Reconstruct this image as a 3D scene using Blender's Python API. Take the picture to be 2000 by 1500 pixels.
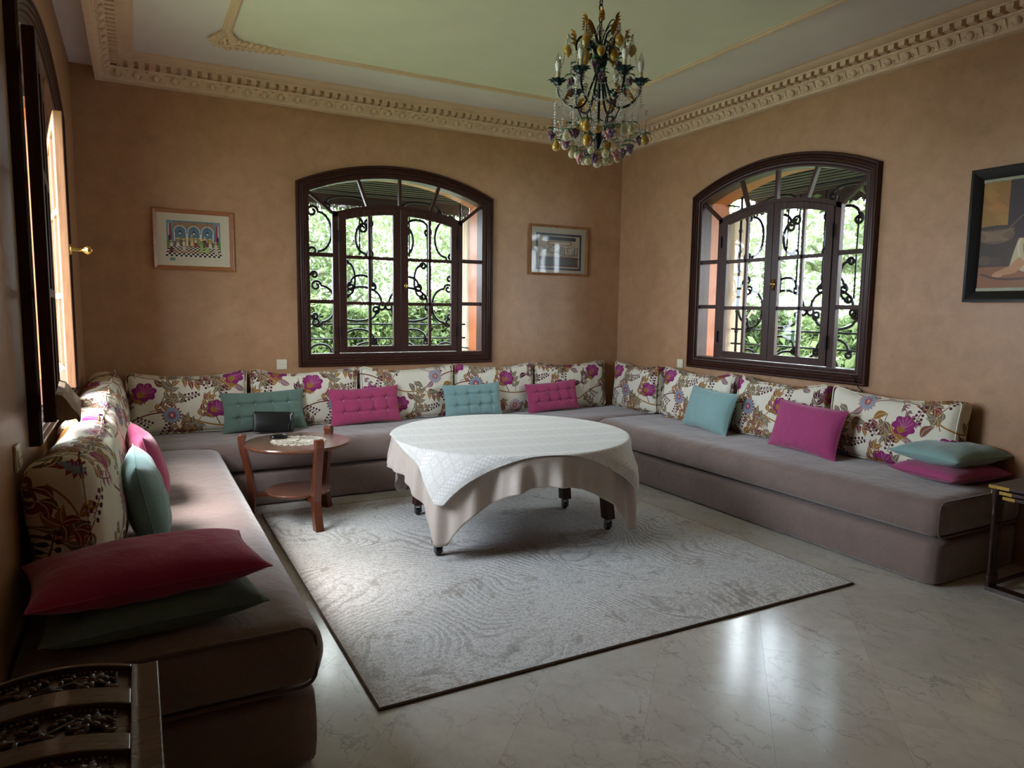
import bpy, math, random
import numpy as np
from mathutils import Vector, Matrix, Euler
from mathutils import noise as mn
PI = math.pi
random.seed(7)
rng = np.random.default_rng(5)
scene = bpy.context.scene
for o in list(bpy.data.objects):
    bpy.data.objects.remove(o, do_unlink=True)
COL = scene.collection

# ------------------------------------------------------------------ camera, sky, light, exposure
D, XR, XL = 6.22, 4.65, -0.36            # back wall, right wall, left wall
YF, ZC, ZS, TW = -3.4, 3.33, 3.255, 0.34   # front wall, ceiling, soffit strip, wall thickness
CX = 2.155
cam_d = bpy.data.cameras.new('camera'); cam = bpy.data.objects.new('camera', cam_d); COL.objects.link(cam)
Rc = Matrix(((0.8810, -0.4720, 0.0127), (0.0390, 0.0995, 0.9943), (-0.4710, -0.8760, 0.1061)))
cam.matrix_world = Matrix.Translation((0, 0, 1.5)) @ Rc.transposed().normalized().to_4x4()
cam.rotation_euler = Rc.transposed().to_euler(); cam.location = (0, 0, 1.5)
cam_d.sensor_width = 36; cam_d.lens = 1364 / 2000 * 36; cam_d.clip_start = 0.05
scene.camera = cam
scene.view_settings.view_transform = 'Standard'; scene.view_settings.look = 'None'
scene.view_settings.gamma = 1; scene.view_settings.use_curve_mapping = False
scene.view_settings.exposure = 1.0
scene.cycles.use_denoising = True
scene.cycles.max_bounces = 10; scene.cycles.diffuse_bounces = 6; scene.cycles.glossy_bounces = 3
scene.cycles.transmission_bounces = 6; scene.cycles.transparent_max_bounces = 12
scene.cycles.sample_clamp_indirect = 6
world = bpy.data.worlds.new('sky'); scene.world = world; world.use_nodes = True
wn = world.node_tree; bgn = wn.nodes['Background']
SKY = 13.0
wtc = wn.nodes.new('ShaderNodeTexCoord'); wns = wn.nodes.new('ShaderNodeTexNoise'); wcr = wn.nodes.new('ShaderNodeValToRGB')
wns.inputs['Scale'].default_value = 1.6; wns.inputs['Detail'].default_value = 5
wcr.color_ramp.elements[0].position = .35; wcr.color_ramp.elements[0].color = (.66, .80, 1, 1)
wcr.color_ramp.elements[1].position = .65; wcr.color_ramp.elements[1].color = (.93, .97, 1, 1)
wn.links.new(wtc.outputs['Generated'], wns.inputs['Vector']); wn.links.new(wns.outputs['Fac'], wcr.inputs['Fac'])
wn.links.new(wcr.outputs['Color'], bgn.inputs['Color']); bgn.inputs['Strength'].default_value = SKY

sun_d = bpy.data.lights.new('hazy_sun', 'SUN'); sun_d.energy = 7; sun_d.angle = math.radians(26); sun_d.color = (1, .95, .93)
sun = bpy.data.objects.new('hazy_sun', sun_d); COL.objects.link(sun)
sun.rotation_euler = Vector((-.46, .03, .89)).to_track_quat('Z', 'Y').to_euler()

def portal(name, loc, rot, w, h):
    l = bpy.data.lights.new(name, 'AREA'); l.shape = 'RECTANGLE'; l.size = w; l.size_y = h
    l.cycles.is_portal = True
    o = bpy.data.objects.new(name, l); o.location = loc; o.rotation_euler = rot; COL.objects.link(o)
portal('sky_portal', (2.165, D + .33, 1.87), (-PI / 2, 0, 0), 1.66, 1.58)
portal('sky_portal', (XR + .33, 4.142, 1.87), (-PI / 2, 0, -PI / 2), 1.66, 1.58)
portal('sky_portal', (XL - .33, 3.965, 1.87), (-PI / 2, 0, PI / 2), 1.66, 1.58)

# ------------------------------------------------------------------ helpers
def srgb(r, g, b):
    f = lambda c: (c / 255 / 12.92) if c <= 10 else (((c / 255) + .055) / 1.055) ** 2.4
    return (f(r), f(g), f(b), 1)

class Mat:
    def __init__(s, name):
        s.m = bpy.data.materials.new(name); s.m.use_nodes = True
        s.t = s.m.node_tree; s.b = s.t.nodes['Principled BSDF']; s._tc = None
    def n(s, typ, **kw):
        nd = s.t.nodes.new('ShaderNode' + typ)
        for k, v in kw.items():
            if k in nd.inputs.keys() or isinstance(k, int): nd.inputs[k].default_value = v
            else: setattr(nd, k, v)
        return nd
    def l(s, a, b): s.t.links.new(a, b)
    def coord(s, kind='Object', scale=None, rot=None, loc=None):
        tc = s.n('TexCoord')
        if scale is None and rot is None and loc is None: return tc.outputs[kind]
        mp = s.n('Mapping'); s.l(tc.outputs[kind], mp.inputs['Vector'])
        if scale is not None: mp.inputs['Scale'].default_value = scale
        if rot is not None: mp.inputs['Rotation'].default_value = rot
        if loc is not None: mp.inputs['Location'].default_value = loc
        return mp.outputs['Vector']
    def noise(s, vec, scale, detail=4, rough=.55, dist=0):
        nd = s.n('TexNoise'); nd.inputs['Scale'].default_value = scale; nd.inputs['Detail'].default_value = detail
        nd.inputs['Roughness'].default_value = rough; nd.inputs['Distortion'].default_value = dist
        s.l(vec, nd.inputs['Vector']); return nd.outputs['Fac']
    def ramp(s, fac, stops):
        nd = s.n('ValToRGB'); cr = nd.color_ramp
        while len(cr.elements) < len(stops): cr.elements.new(.5)
        for e, (p, c) in zip(cr.elements, stops):
            e.position = p; e.color = c if len(c) == 4 else (*c, 1)
        s.l(fac, nd.inputs['Fac']); return nd.outputs['Color']
    def mix(s, fac, a, b, mode='MIX'):
        nd = s.n('Mix'); nd.data_type = 'RGBA'; nd.blend_type = mode
        for sock, v in ((nd.inputs[0], fac), (nd.inputs[6], a), (nd.inputs[7], b)):
            if isinstance(v, (int, float, tuple)): sock.default_value = v
            else: s.l(v, sock)
        return nd.outputs[2]
    def math(s, op, a, b=0.0):
        nd = s.n('Math'); nd.operation = op
        for i, v in enumerate((a, b)):
            if isinstance(v, (int, float)): nd.inputs[i].default_value = v
            else: s.l(v, nd.inputs[i])
        return nd.outputs[0]
    def bump(s, h, strength=.2, dist=.01):
        nd = s.n('Bump'); nd.inputs['Strength'].default_value = strength; nd.inputs['Distance'].default_value = dist
        s.l(h, nd.inputs['Height']); s.l(nd.outputs['Normal'], s.b.inputs['Normal'])
    def color(s, c):
        if isinstance(c, tuple): s.b.inputs['Base Color'].default_value = c
        else: s.l(c, s.b.inputs['Base Color'])
        return s
    def p(s, **kw):
        for k, v in kw.items():
            k = {'rough': 'Roughness', 'metal': 'Metallic', 'spec': 'Specular IOR Level', 'coat': 'Coat Weight',
                 'coat_rough': 'Coat Roughness', 'sheen': 'Sheen Weight', 'trans': 'Transmission Weight', 'ior': 'IOR', 'sheen_rough': 'Sheen Roughness'}[k]
            if isinstance(v, (int, float)): s.b.inputs[k].default_value = v
            else: s.l(v, s.b.inputs[k])
        return s

def plain(name, c, rough=.6, metal=0, spec=.5, var=.12, scale=20, bump=.05):
    m = Mat(name); v = m.coord()
    f = m.noise(v, scale, 4)
    a = tuple(x * (1 - var) for x in c[:3]) + (1,); b = tuple(min(1, x * (1 + var)) for x in c[:3]) + (1,)
    m.color(m.ramp(f, [(.3, a), (.7, b)])).p(rough=rough, metal=metal, spec=spec)
    if bump: m.bump(m.noise(v, scale * 8, 2), bump, .002)
    return m.m

def wood(name, c1, c2, rough=.4, coat=.0, axis='Z', scale=1.0, spec=.5):
    m = Mat(name)
    sc = {'X': (.6, 9, 9), 'Y': (9, .6, 9), 'Z': (9, 9, .6)}[axis]
    v = m.coord(scale=tuple(q * scale for q in sc))
    f = m.noise(v, 4, 6, .6, .8); g = m.noise(v, 22, 3, .5, .2)
    m.color(m.mix(.35, m.ramp(f, [(.3, c1), (.72, c2)]), m.ramp(g, [(.35, c1), (.7, c2)]))).p(rough=rough, coat=coat, coat_rough=.2, spec=spec)
    m.bump(f, .12, .003)
    return m.m

M = {}
# plaster (tadelakt)
def plaster(name, base, dark, light, rough=.42):
    m = Mat(name); v = m.coord()
    a = m.noise(v, 1.1, 5, .6, .6); b = m.noise(v, 7, 7, .7, .35); c = m.noise(v, 60, 3, .6)
    col = m.mix(.55, m.ramp(a, [(.32, dark), (.55, base), (.75, light)]), m.ramp(b, [(.3, dark), (.5, base), (.72, light)]))
    # hairline crazing, very faint
    vo = m.n('TexVoronoi'); vo.feature = 'DISTANCE_TO_EDGE'; vo.inputs['Scale'].default_value = 1.3
    wv = m.n('VectorMath'); wv.operation = 'ADD'
    nz = m.n('TexNoise'); nz.inputs['Scale'].default_value = 5; nz.inputs['Detail'].default_value = 6
    m.l(v, nz.inputs['Vector']); m.l(v, wv.inputs[0]); m.l(nz.outputs['Color'], wv.inputs[1]); m.l(wv.outputs[0], vo.inputs['Vector'])
    cr = m.ramp(vo.outputs['Distance'], [(0, (1, 1, 1)), (.006, (0, 0, 0))])
    col = m.mix(m.math('MULTIPLY', cr, .22), col, dark)
    m.color(col).p(rough=m.math('ADD', m.math('MULTIPLY', b, .22), rough - .1), spec=.45)
    m.bump(m.math('ADD', m.math('MULTIPLY', b, .7), m.math('MULTIPLY', c, .12)), .28, .012)
    return m.m
M['wall'] = plaster('tadelakt_plaster', srgb(178, 136, 101), srgb(158, 118, 86), srgb(193, 153, 118))
M['ceil_green'] = plain('pale_green_paint', srgb(230, 232, 212), .8, var=.03, scale=3, bump=.02)
M['ceil_grey'] = plain('lilac_white_paint', srgb(228, 223, 222), .8, var=.03, scale=3, bump=.02)
M['stucco'] = plain('cream_stucco', srgb(222, 196, 166), .7, var=.05, scale=12, bump=.03)
M['mahog'] = wood('dark_mahogany', srgb(44, 23, 17), srgb(70, 37, 27), .42, .04, spec=.3)
M['mahog_x'] = wood('dark_mahogany_rail', srgb(44, 23, 17), srgb(70, 37, 27), .42, .04, 'X', spec=.3)
M['honey'] = wood('weathered_honey_wood', srgb(122, 84, 54), srgb(164, 120, 84), .55); M['honey_x'] = wood('weathered_honey_rail', srgb(122, 84, 54), srgb(164, 120, 84), .55, axis='X')
M['orange_wood'] = wood('orange_varnished_wood', srgb(142, 68, 22), srgb(184, 98, 38), .45, .1)
M['pale_wood'] = wood('bleached_shutter_wood', srgb(130, 104, 84), srgb(172, 148, 124), .8)
M['eave_wood'] = wood('brown_eave_boards', srgb(26, 17, 13), srgb(44, 30, 24), .8, axis='X')
M['iron'] = plain('wrought_iron', srgb(24, 27, 32), .5, .5, bump=.1)
M['brass'] = plain('polished_brass', srgb(214, 176, 96), .22, 1.0, var=.1, scale=30, bump=0)
M['chrome'] = plain('chrome', srgb(200, 202, 206), .2, 1.0, var=.05, bump=0)
M['steel'] = plain('caster_metal', srgb(120, 120, 124), .35, 1.0, var=.05, bump=0)
M['rubber'] = plain('black_rubber', srgb(22, 22, 24), .5)
M['switch'] = plain('cream_plastic', srgb(226, 218, 196), .35, var=.02, bump=0)
M['table_wood'] = wood('reddish_table_wood', srgb(76, 34, 20), srgb(122, 62, 37), .28, .3, 'Z', .7)
M['table_top'] = wood('reddish_table_top_wood', srgb(82, 44, 32), srgb(128, 78, 58), .22, .5, 'X', .5)
M['rosewood'] = wood('dark_rosewood', srgb(38, 20, 18), srgb(62, 34, 30), .42, .1, 'Z', .8)
M['chest'] = wood('old_carved_walnut', srgb(52, 34, 24), srgb(98, 68, 48), .26, .3, 'X', .8)
M['leather'] = plain('black_leather', srgb(20, 20, 22), .38, scale=60, bump=.3)
M['case'] = plain('glossy_black_plastic', srgb(16, 16, 19), .15, var=.02, bump=0)
M['black_frame'] = plain('black_lacquer', srgb(22, 22, 22), .35, bump=.03)
M['cable'] = plain('black_cable', srgb(18, 18, 20), .5)
M['picture_wood'] = wood('honey_frame_wood', srgb(138, 84, 48), srgb(176, 114, 70), .35, .2, 'X')
M['candle'] = plain('ivory_candle_tube', srgb(222, 210, 178), .5, var=.03, bump=0)
M['bulb_base'] = plain('white_bulb_base', srgb(236, 236, 232), .3, var=.01, bump=0)
M['gold_leaf'] = plain('antique_gold_leaf', srgb(172, 122, 52), .35, .85, var=.25, scale=40)
M['dark_leaf'] = plain('dark_green_metal', srgb(26, 50, 48), .4, .5, var=.2, scale=40)
M['white_cap'] = plain('white_wood_edge', srgb(206, 190, 170), .5)
M['garden_wall'] = plain('pale_garden_wall', srgb(214, 206, 190), .9, var=.06, scale=2)
M['bark'] = plain('tree_bark', srgb(122, 112, 98), .9, var=.25, scale=9, bump=.4)

def glass_thin():
    m = Mat('window_glass'); t = m.t; t.nodes.remove(m.b)
    out = [n for n in t.nodes if n.type == 'OUTPUT_MATERIAL'][0]
    tr = m.n('BsdfTransparent'); tr.inputs['Color'].default_value = (.96, .98, .97, 1)
    gl = m.n('BsdfGlossy'); gl.inputs['Roughness'].default_value = .02
    fr = m.n('Fresnel'); fr.inputs['IOR'].default_value = 1.45
    mx = m.n('MixShader'); geo = m.n('NewGeometry'); fm_ = m.math('MULTIPLY', fr.outputs[0], m.math('SUBTRACT', 1.0, geo.outputs['Backfacing'])); m.l(fm_, mx.inputs[0]); m.l(tr.outputs[0], mx.inputs[1]); m.l(gl.outputs[0], mx.inputs[2])
    m.l(mx.outputs[0], out.inputs['Surface']); return m.m
M['glass'] = glass_thin()
def tinted(name, c, rough=.06, alpha=.55):
    m = Mat(name); t = m.t
    out = [n for n in t.nodes if n.type == 'OUTPUT_MATERIAL'][0]
    m.color(c).p(rough=rough, spec=.9, coat=.6)
    tr = m.n('BsdfTransparent'); tr.inputs['Color'].default_value = tuple(min(1, x * .5 + .5) for x in c[:3]) + (1,)
    lw = m.n('LayerWeight'); lw.inputs['Blend'].default_value = .35
    f = m.math('MINIMUM', m.math('ADD', m.math('MULTIPLY', lw.outputs['Facing'], .7), 1 - alpha), 1.0)
    mx = m.n('MixShader'); m.l(f, mx.inputs[0]); m.l(tr.outputs[0], mx.inputs[1]); m.l(m.b.outputs[0], mx.inputs[2])
    m.l(mx.outputs[0], out.inputs['Surface']); return m.m
def crystal():
    m = Mat('clear_crystal'); t = m.t; t.nodes.remove(m.b)
    out = [n for n in t.nodes if n.type == 'OUTPUT_MATERIAL'][0]
    tr = m.n('BsdfTransparent'); tr.inputs['Color'].default_value = (.80, .82, .78, 1)
    gl = m.n('BsdfGlossy'); gl.inputs['Roughness'].default_value = .03; gl.inputs['Color'].default_value = (1, 1, .97, 1)
    lw = m.n('LayerWeight'); lw.inputs['Blend'].default_value = .45
    f = m.math('MINIMUM', m.math('ADD', m.math('MULTIPLY', lw.outputs['Facing'], .75), .16), 1.0)
    mx = m.n('MixShader'); m.l(f, mx.inputs[0]); m.l(tr.outputs[0], mx.inputs[1]); m.l(gl.outputs[0], mx.inputs[2])
    m.l(mx.outputs[0], out.inputs['Surface']); return m.m
M['crystal'] = crystal()
M['gold_glass'] = tinted('amber_glass', srgb(196, 156, 60), .08, .4)
M['pearl_glass'] = tinted('pearly_glass', srgb(226, 220, 180), .05, .72)
M['grape_glass'] = tinted('violet_glass', srgb(120, 78, 108), .05, .5)
M['pink_glass'] = tinted('pink_glass', srgb(206, 150, 148), .06, .5)
M['green_glass'] = tinted('green_glass', srgb(34, 104, 58), .08, .2)

def fabric(name, c, var=.08, scale=220, rough=.9, sheen=.3, wr=.5, big=3.0, c2=None):
    m = Mat(name); v = m.coord()
    f = m.noise(v, big, 4, .6, .4); w = m.noise(v, scale, 2, .6)
    a = tuple(x * (1 - var) for x in c[:3]) + (1,); b = c2 or tuple(min(1, x * (1 + var)) for x in c[:3]) + (1,)
    m.color(m.mix(.25, m.ramp(f, [(.3, a), (.7, b)]), m.ramp(w, [(.3, a), (.7, b)]))).p(rough=rough, sheen=sheen, spec=.2)
    h = m.math('ADD', m.math('MULTIPLY', m.noise(v, 9, 4, .55, .5), 1.0), m.math('MULTIPLY', w, .06))
    m.bump(h, wr, .02)
    return m.m
M['suede'] = fabric('taupe_suede', srgb(129, 109, 102), .12, 160, .8, .45, .55, 4)
M['piping'] = fabric('taupe_piping', srgb(104, 86, 78), .05)
M['pink'] = fabric('raspberry_linen', srgb(172, 66, 106), .08, 300)
M['magenta'] = fabric('magenta_linen', srgb(168, 68, 116), .08, 300)
M['teal'] = fabric('pale_teal_linen', srgb(134, 166, 164), .08, 300)
M['sage'] = fabric('sage_teal_linen', srgb(100, 122, 112), .08, 300)
M['crimson'] = fabric('crimson_linen', srgb(160, 48, 84), .1, 300)

# marble tiles
m = Mat('beige_marble'); v0 = m.coord('Object')
oi = m.n('ObjectInfo'); vm = m.n('VectorMath'); vm.operation = 'ADD'
cmb = m.n('CombineXYZ'); m.l(m.math('MULTIPLY', oi.outputs['Random'], 40), cmb.inputs[0]); m.l(m.math('MULTIPLY', oi.outputs['Random'], 17), cmb.inputs[1])
m.l(v0, vm.inputs[0]); m.l(cmb.outputs[0], vm.inputs[1]); v = vm.outputs[0]
a = m.noise(v, 2.2, 6, .6, 1.0); b = m.noise(v, 14, 6, .7, .5)
vo = m.n('TexVoronoi'); vo.feature = 'DISTANCE_TO_EDGE'; vo.inputs['Scale'].default_value = 5.5
mp = m.n('Mapping'); mp.inputs['Scale'].default_value = (1.6, .55, 1); mp.inputs['Rotation'].default_value = (0, 0, .9)
wv = m.n('VectorMath'); wv.operation = 'MULTIPLY_ADD'; wv.inputs[1].default_value = (.35, .35, 0)
nz = m.n('TexNoise'); nz.inputs['Scale'].default_value = 6; nz.inputs['Detail'].default_value = 7; nz.inputs['Roughness'].default_value = .65
m.l(v, nz.inputs['Vector']); m.l(nz.outputs['Color'], wv.inputs[0]); m.l(v, mp.inputs['Vector']); m.l(mp.outputs[0], wv.inputs[2]); m.l(wv.outputs[0], vo.inputs['Vector'])
vein = m.ramp(vo.outputs['Distance'], [(0, (1, 1, 1)), (.014, (.4, .4, .4)), (.035, (0, 0, 0))])
veinm = m.math('MULTIPLY', m.math('MULTIPLY', vein, .6), m.ramp(m.noise(v, 3.0, 3), [(.36, (0, 0, 0)), (.62, (1, 1, 1))]))
base = m.mix(.4, m.ramp(a, [(.3, srgb(190, 184, 174)), (.52, srgb(205, 200, 190)), (.7, srgb(219, 215, 207))]), m.ramp(b, [(.35, srgb(192, 186, 176)), (.65, srgb(215, 210, 201))]))
base = m.mix(m.math('MULTIPLY', oi.outputs['Random'], .14), base, srgb(172, 168, 160))
m.color(m.mix(veinm, base, srgb(104, 96, 84))).p(rough=m.math('ADD', m.math('MULTIPLY', b, .12), .13), spec=.5)
m.bump(m.noise(v, 3, 3), .02, .01)
M['marble'] = m.m
M['grout'] = plain('tile_joint', srgb(172, 168, 160), .5)

# rug: swirling ridges, worn patches
m = Mat('silver_beige_rug'); v = m.coord('Object')
nz = m.n('TexNoise'); nz.inputs['Scale'].default_value = .8; nz.inputs['Detail'].default_value = 1.5
m.l(v, nz.inputs['Vector'])
wv = m.n('VectorMath'); wv.operation = 'MULTIPLY_ADD'; wv.inputs[1].default_value = (2.6, 2.6, 0)
m.l(nz.outputs['Color'], wv.inputs[0]); m.l(v, wv.inputs[2])
wa = m.n('TexWave'); wa.wave_type = 'RINGS'; wa.rings_direction = 'Z'; wa.inputs['Scale'].default_value = 6.5
wa.inputs['Distortion'].default_value = 5.5; wa.inputs['Detail'].default_value = 2; wa.inputs['Detail Scale'].default_value = 1.2
m.l(wv.outputs[0], wa.inputs['Vector'])
wa.inputs['Detail'].default_value = 4; wa.inputs['Detail Roughness'].default_value = .7
fine = m.noise(v, 110, 2, .7); med = m.noise(v, 5, 8, .75, .6)
st = m.coord('Object', scale=(3, 26, 1)); streak = m.noise(st, 6, 6, .75, .3)
base = m.mix(.5, m.ramp(fine, [(.38, srgb(112, 106, 100)), (.47, srgb(214, 210, 204)), (.7, srgb(244, 242, 238))]), m.ramp(streak, [(.38, srgb(160, 153, 145)), (.50, srgb(224, 220, 214))]))
wl = m.ramp(wa.outputs['Fac'], [(.0, (1, 1, 1)), (.22, (.35, .35, .35)), (.4, (0, 0, 0))])
base = m.mix(m.math('MULTIPLY', wl, m.math('MULTIPLY', m.ramp(m.noise(v, 1.7, 2), [(.4, (0, 0, 0)), (.6, (1, 1, 1))]), .5)), base, srgb(98, 90, 80))
patch = m.ramp(med, [(.57, (0, 0, 0)), (.61, (1, 1, 1))])
m.color(m.mix(m.math('MULTIPLY', patch, .6), base, srgb(148, 134, 118))).p(rough=.95, sheen=.3, spec=.1)
m.bump(m.math('ADD', m.math('MULTIPLY', wa.outputs['Fac'], .45), m.math('ADD', m.math('MULTIPLY', fine, .5), m.math('MULTIPLY', streak, .5))), .8, .008)
M['rug'] = m.m
M['rug_edge'] = fabric('rug_binding', srgb(88, 70, 56))

def leafmat(name, cs, trans=.3):
    m = Mat(name); v = m.coord()
    f = m.noise(v, 40, 2); g = m.noise(v, 1.3, 3)
    m.color(m.mix(.5, m.ramp(f, [(.3, cs[0]), (.5, cs[1]), (.72, cs[2])]), m.ramp(g, [(.35, cs[0]), (.65, cs[2])]))).p(rough=.5, spec=.3)
    out = [n for n in m.t.nodes if n.type == 'OUTPUT_MATERIAL'][0]
    tl = m.n('BsdfTranslucent'); tl.inputs['Color'].default_value = cs[2]
    mx = m.n('MixShader'); mx.inputs[0].default_value = trans
    m.l(m.b.outputs[0], mx.inputs[1]); m.l(tl.outputs[0], mx.inputs[2]); m.l(mx.outputs[0], out.inputs['Surface'])
    return m.m
LG = .5
M['hedge'] = leafmat('hedge_leaves', [srgb(42, 58, 32), srgb(74, 94, 52), srgb(120, 138, 88)])
M['tree'] = leafmat('tree_leaves', [srgb(46, 60, 36), srgb(80, 96, 58), srgb(124, 138, 94)])
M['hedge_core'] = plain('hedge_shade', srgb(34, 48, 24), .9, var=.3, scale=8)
M['lawn'] = plain('lawn', srgb(112, 126, 82), .9, var=.3, scale=12, bump=.3)

# ------------------------------------------------------------------ mesh helpers
def link(o, parent=None):
    COL.objects.link(o)
    if parent is not None: o.parent = parent
    return o

class MB:
    """collects geometry; build() links it as ONE mesh object"""
    def __init__(s): s.v = []; s.f = []; s.uv = None
    def add(s, vs, fs, mtx=None):
        k = len(s.v)
        if mtx is not None: vs = [tuple(mtx @ Vector(p)) for p in vs]
        s.v += [tuple(p) for p in vs]; s.f += [tuple(i + k for i in f) for f in fs]; return s
    def box(s, x0, x1, y0, y1, z0, z1, mtx=None):
        vs = [(x0, y0, z0), (x1, y0, z0), (x1, y1, z0), (x0, y1, z0), (x0, y0, z1), (x1, y0, z1), (x1, y1, z1), (x0, y1, z1)]
        return s.add(vs, [(0, 3, 2, 1), (4, 5, 6, 7), (0, 1, 5, 4), (1, 2, 6, 5), (2, 3, 7, 6), (3, 0, 4, 7)], mtx)
    def prism(s, poly, a, b, axis='Y', mtx=None):
        """poly: list of (p,q) in the plane normal to axis; extruded from a to b"""
        n = len(poly)
        mk = {'Y': lambda p, q, h: (p, h, q), 'Z': lambda p, q, h: (p, q, h), 'X': lambda p, q, h: (h, p, q)}[axis]
        vs = [mk(p, q, a) for p, q in poly] + [mk(p, q, b) for p, q in poly]
        fs = [tuple(range(n)), tuple(reversed(range(n, 2 * n)))] + [(i, i + n, (i + 1) % n + n, (i + 1) % n) for i in range(n)]
        return s.add(vs, fs, mtx)
    def tube(s, pts, r, seg=8, closed=False, cap=True, mtx=None, flat=None):
        pts = [Vector(p) for p in pts]; n = len(pts)
        rr = r if isinstance(r, (list, tuple)) else [r] * n
        vs = []; up = None
        for i in range(n):
            if closed: t = pts[(i + 1) % n] - pts[i - 1]
            else: t = pts[min(i + 1, n - 1)] - pts[max(i - 1, 0)]
            if t.length < 1e-9: t = Vector((0, 0, 1))
            t.normalize()
            if up is None:
                up = Vector((0, 0, 1)) if abs(t.z) < .9 else Vector((1, 0, 0))
            a = up - t * up.dot(t)
            if a.length < 1e-4: a = Vector((1, 0, 0)) - t * t.x
            a.normalize(); b = t.cross(a); up = a
            for j in range(seg):
                th = 2 * PI * j / seg
                vs.append(tuple(pts[i] + (a * math.cos(th) + b * math.sin(th) * (flat or 1)) * rr[i]))
        fs = []
        m_ = n if closed else n - 1
        for i in range(m_):
            for j in range(seg):
                fs.append((i * seg + j, i * seg + (j + 1) % seg, ((i + 1) % n) * seg + (j + 1) % seg, ((i + 1) % n) * seg + j))
        if cap and not closed:
            fs.append(tuple(reversed(range(seg)))); fs.append(tuple(range((n - 1) * seg, n * seg)))
        return s.add(vs, fs, mtx)
    def lathe(s, prof, seg=24, mtx=None):
        vs = []; n = len(prof)
        for r, z in prof:
            for j in range(seg):
                a = 2 * PI * j / seg; vs.append((r * math.cos(a), r * math.sin(a), z))
        fs = [(i * seg + j, i * seg + (j + 1) % seg, (i + 1) * seg + (j + 1) % seg, (i + 1) * seg + j) for i in range(n - 1) for j in range(seg)]
        fs.append(tuple(reversed(range(seg)))); fs.append(tuple(range((n - 1) * seg, n * seg)))
        return s.add(vs, fs, mtx)
    def ball(s, c, r, seg=8, rings=5, sc=(1, 1, 1)):
        prof = [(max(1e-4, math.sin(PI * i / rings)) * r, -math.cos(PI * i / rings) * r) for i in range(rings + 1)]
        mt = Matrix.Translation(c) @ Matrix.Diagonal((*sc, 1))
        return s.lathe(prof, seg, mt)
    def mesh(s, name, smooth=False, mat=None):
        me = bpy.data.meshes.new(name); me.from_pydata(s.v, [], s.f)
        if smooth:
            me.polygons.foreach_set('use_smooth', [True] * len(me.polygons))
        if mat: me.materials.append(mat)
        me.validate(); me.update(); return me
    def build(s, name, mat, parent=None, smooth=False, angle=None, bevel=0):
        me = s.mesh(name, smooth or angle is not None, mat)
        if angle is not None:
            try: me.set_sharp_from_angle(angle=math.radians(angle))
            except Exception: pass
        o = link(bpy.data.objects.new(name, me), parent)
        if bevel:
            md = o.modifiers.new('bevel', 'BEVEL'); md.width = bevel; md.segments = 2; md.limit_method = 'ANGLE'
            md.harden_normals = False
        return o

def tag(o, label=None, cat=None, group=None, kind=None):
    if label: o['label'] = label
    if cat: o['category'] = cat
    if group: o['group'] = group
    if kind: o['kind'] = kind
    return o
def thing(name, loc, rz=0, label=None, cat=None, group=None, kind=None, rot=None):
    o = bpy.data.objects.new(name, None); o.empty_display_size = .1; COL.objects.link(o)
    o.location = loc; o.rotation_euler = rot if rot else (0, 0, rz)
    return tag(o, label, cat, group, kind)
def inst(src, parent, loc=(0, 0, 0), rot=(0, 0, 0), sc=None, name=None):
    c = src.copy(); COL.objects.link(c); c.parent = parent; c.location = loc; c.rotation_euler = rot
    if sc: c.scale = sc
    if name: c.name = name
    return c
def copy_tree(o, parent=None):
    c = o.copy(); COL.objects.link(c); c.parent = parent
    for ch in list(o.children): copy_tree(ch, c)
    return c
def obj_from(me, name, parent=None, loc=(0, 0, 0), rot=(0, 0, 0), sc=(1, 1, 1)):
    o = bpy.data.objects.new(name, me); link(o, parent); o.location = loc; o.rotation_euler = rot; o.scale = sc; return o

def rbox(w, d, h, r, nx=24, ny=10, nz=8, fn=None, center=(0, 0, 0)):
    """rounded box grid, half sizes w,d,h"""
    vs = {}; out = []; fs = []
    def key(i, j, k):
        if (i, j, k) not in vs:
            p = Vector((w * (2 * i / nx - 1), d * (2 * j / ny - 1), h * (2 * k / nz - 1)))
            c = Vector((max(-w + r, min(w - r, p.x)), max(-d + r, min(d - r, p.y)), max(-h + r, min(h - r, p.z))))
            dd = p - c
            if dd.length > 1e-7: p = c + dd.normalized() * r
            if fn: p = fn(p)
            vs[(i, j, k)] = len(out); out.append((p.x + center[0], p.y + center[1], p.z + center[2]))
        return vs[(i, j, k)]
    for i in range(nx):
        for j in range(ny):
            fs.append((key(i, j, 0), key(i, j + 1, 0), key(i + 1, j + 1, 0), key(i + 1, j, 0)))
            fs.append((key(i, j, nz), key(i + 1, j, nz), key(i + 1, j + 1, nz), key(i, j + 1, nz)))
    for i in range(nx):
        for k in range(nz):
            fs.append((key(i, 0, k), key(i + 1, 0, k), key(i + 1, 0, k + 1), key(i, 0, k + 1)))
            fs.append((key(i, ny, k), key(i, ny, k + 1), key(i + 1, ny, k + 1), key(i + 1, ny, k)))
    for j in range(ny):
        for k in range(nz):
            fs.append((key(0, j, k), key(0, j, k + 1), key(0, j + 1, k + 1), key(0, j + 1, k)))
            fs.append((key(nx, j, k), key(nx, j + 1, k), key(nx, j + 1, k + 1), key(nx, j, k + 1)))
    mb = MB(); mb.v = out; mb.f = fs; return mb

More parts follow.
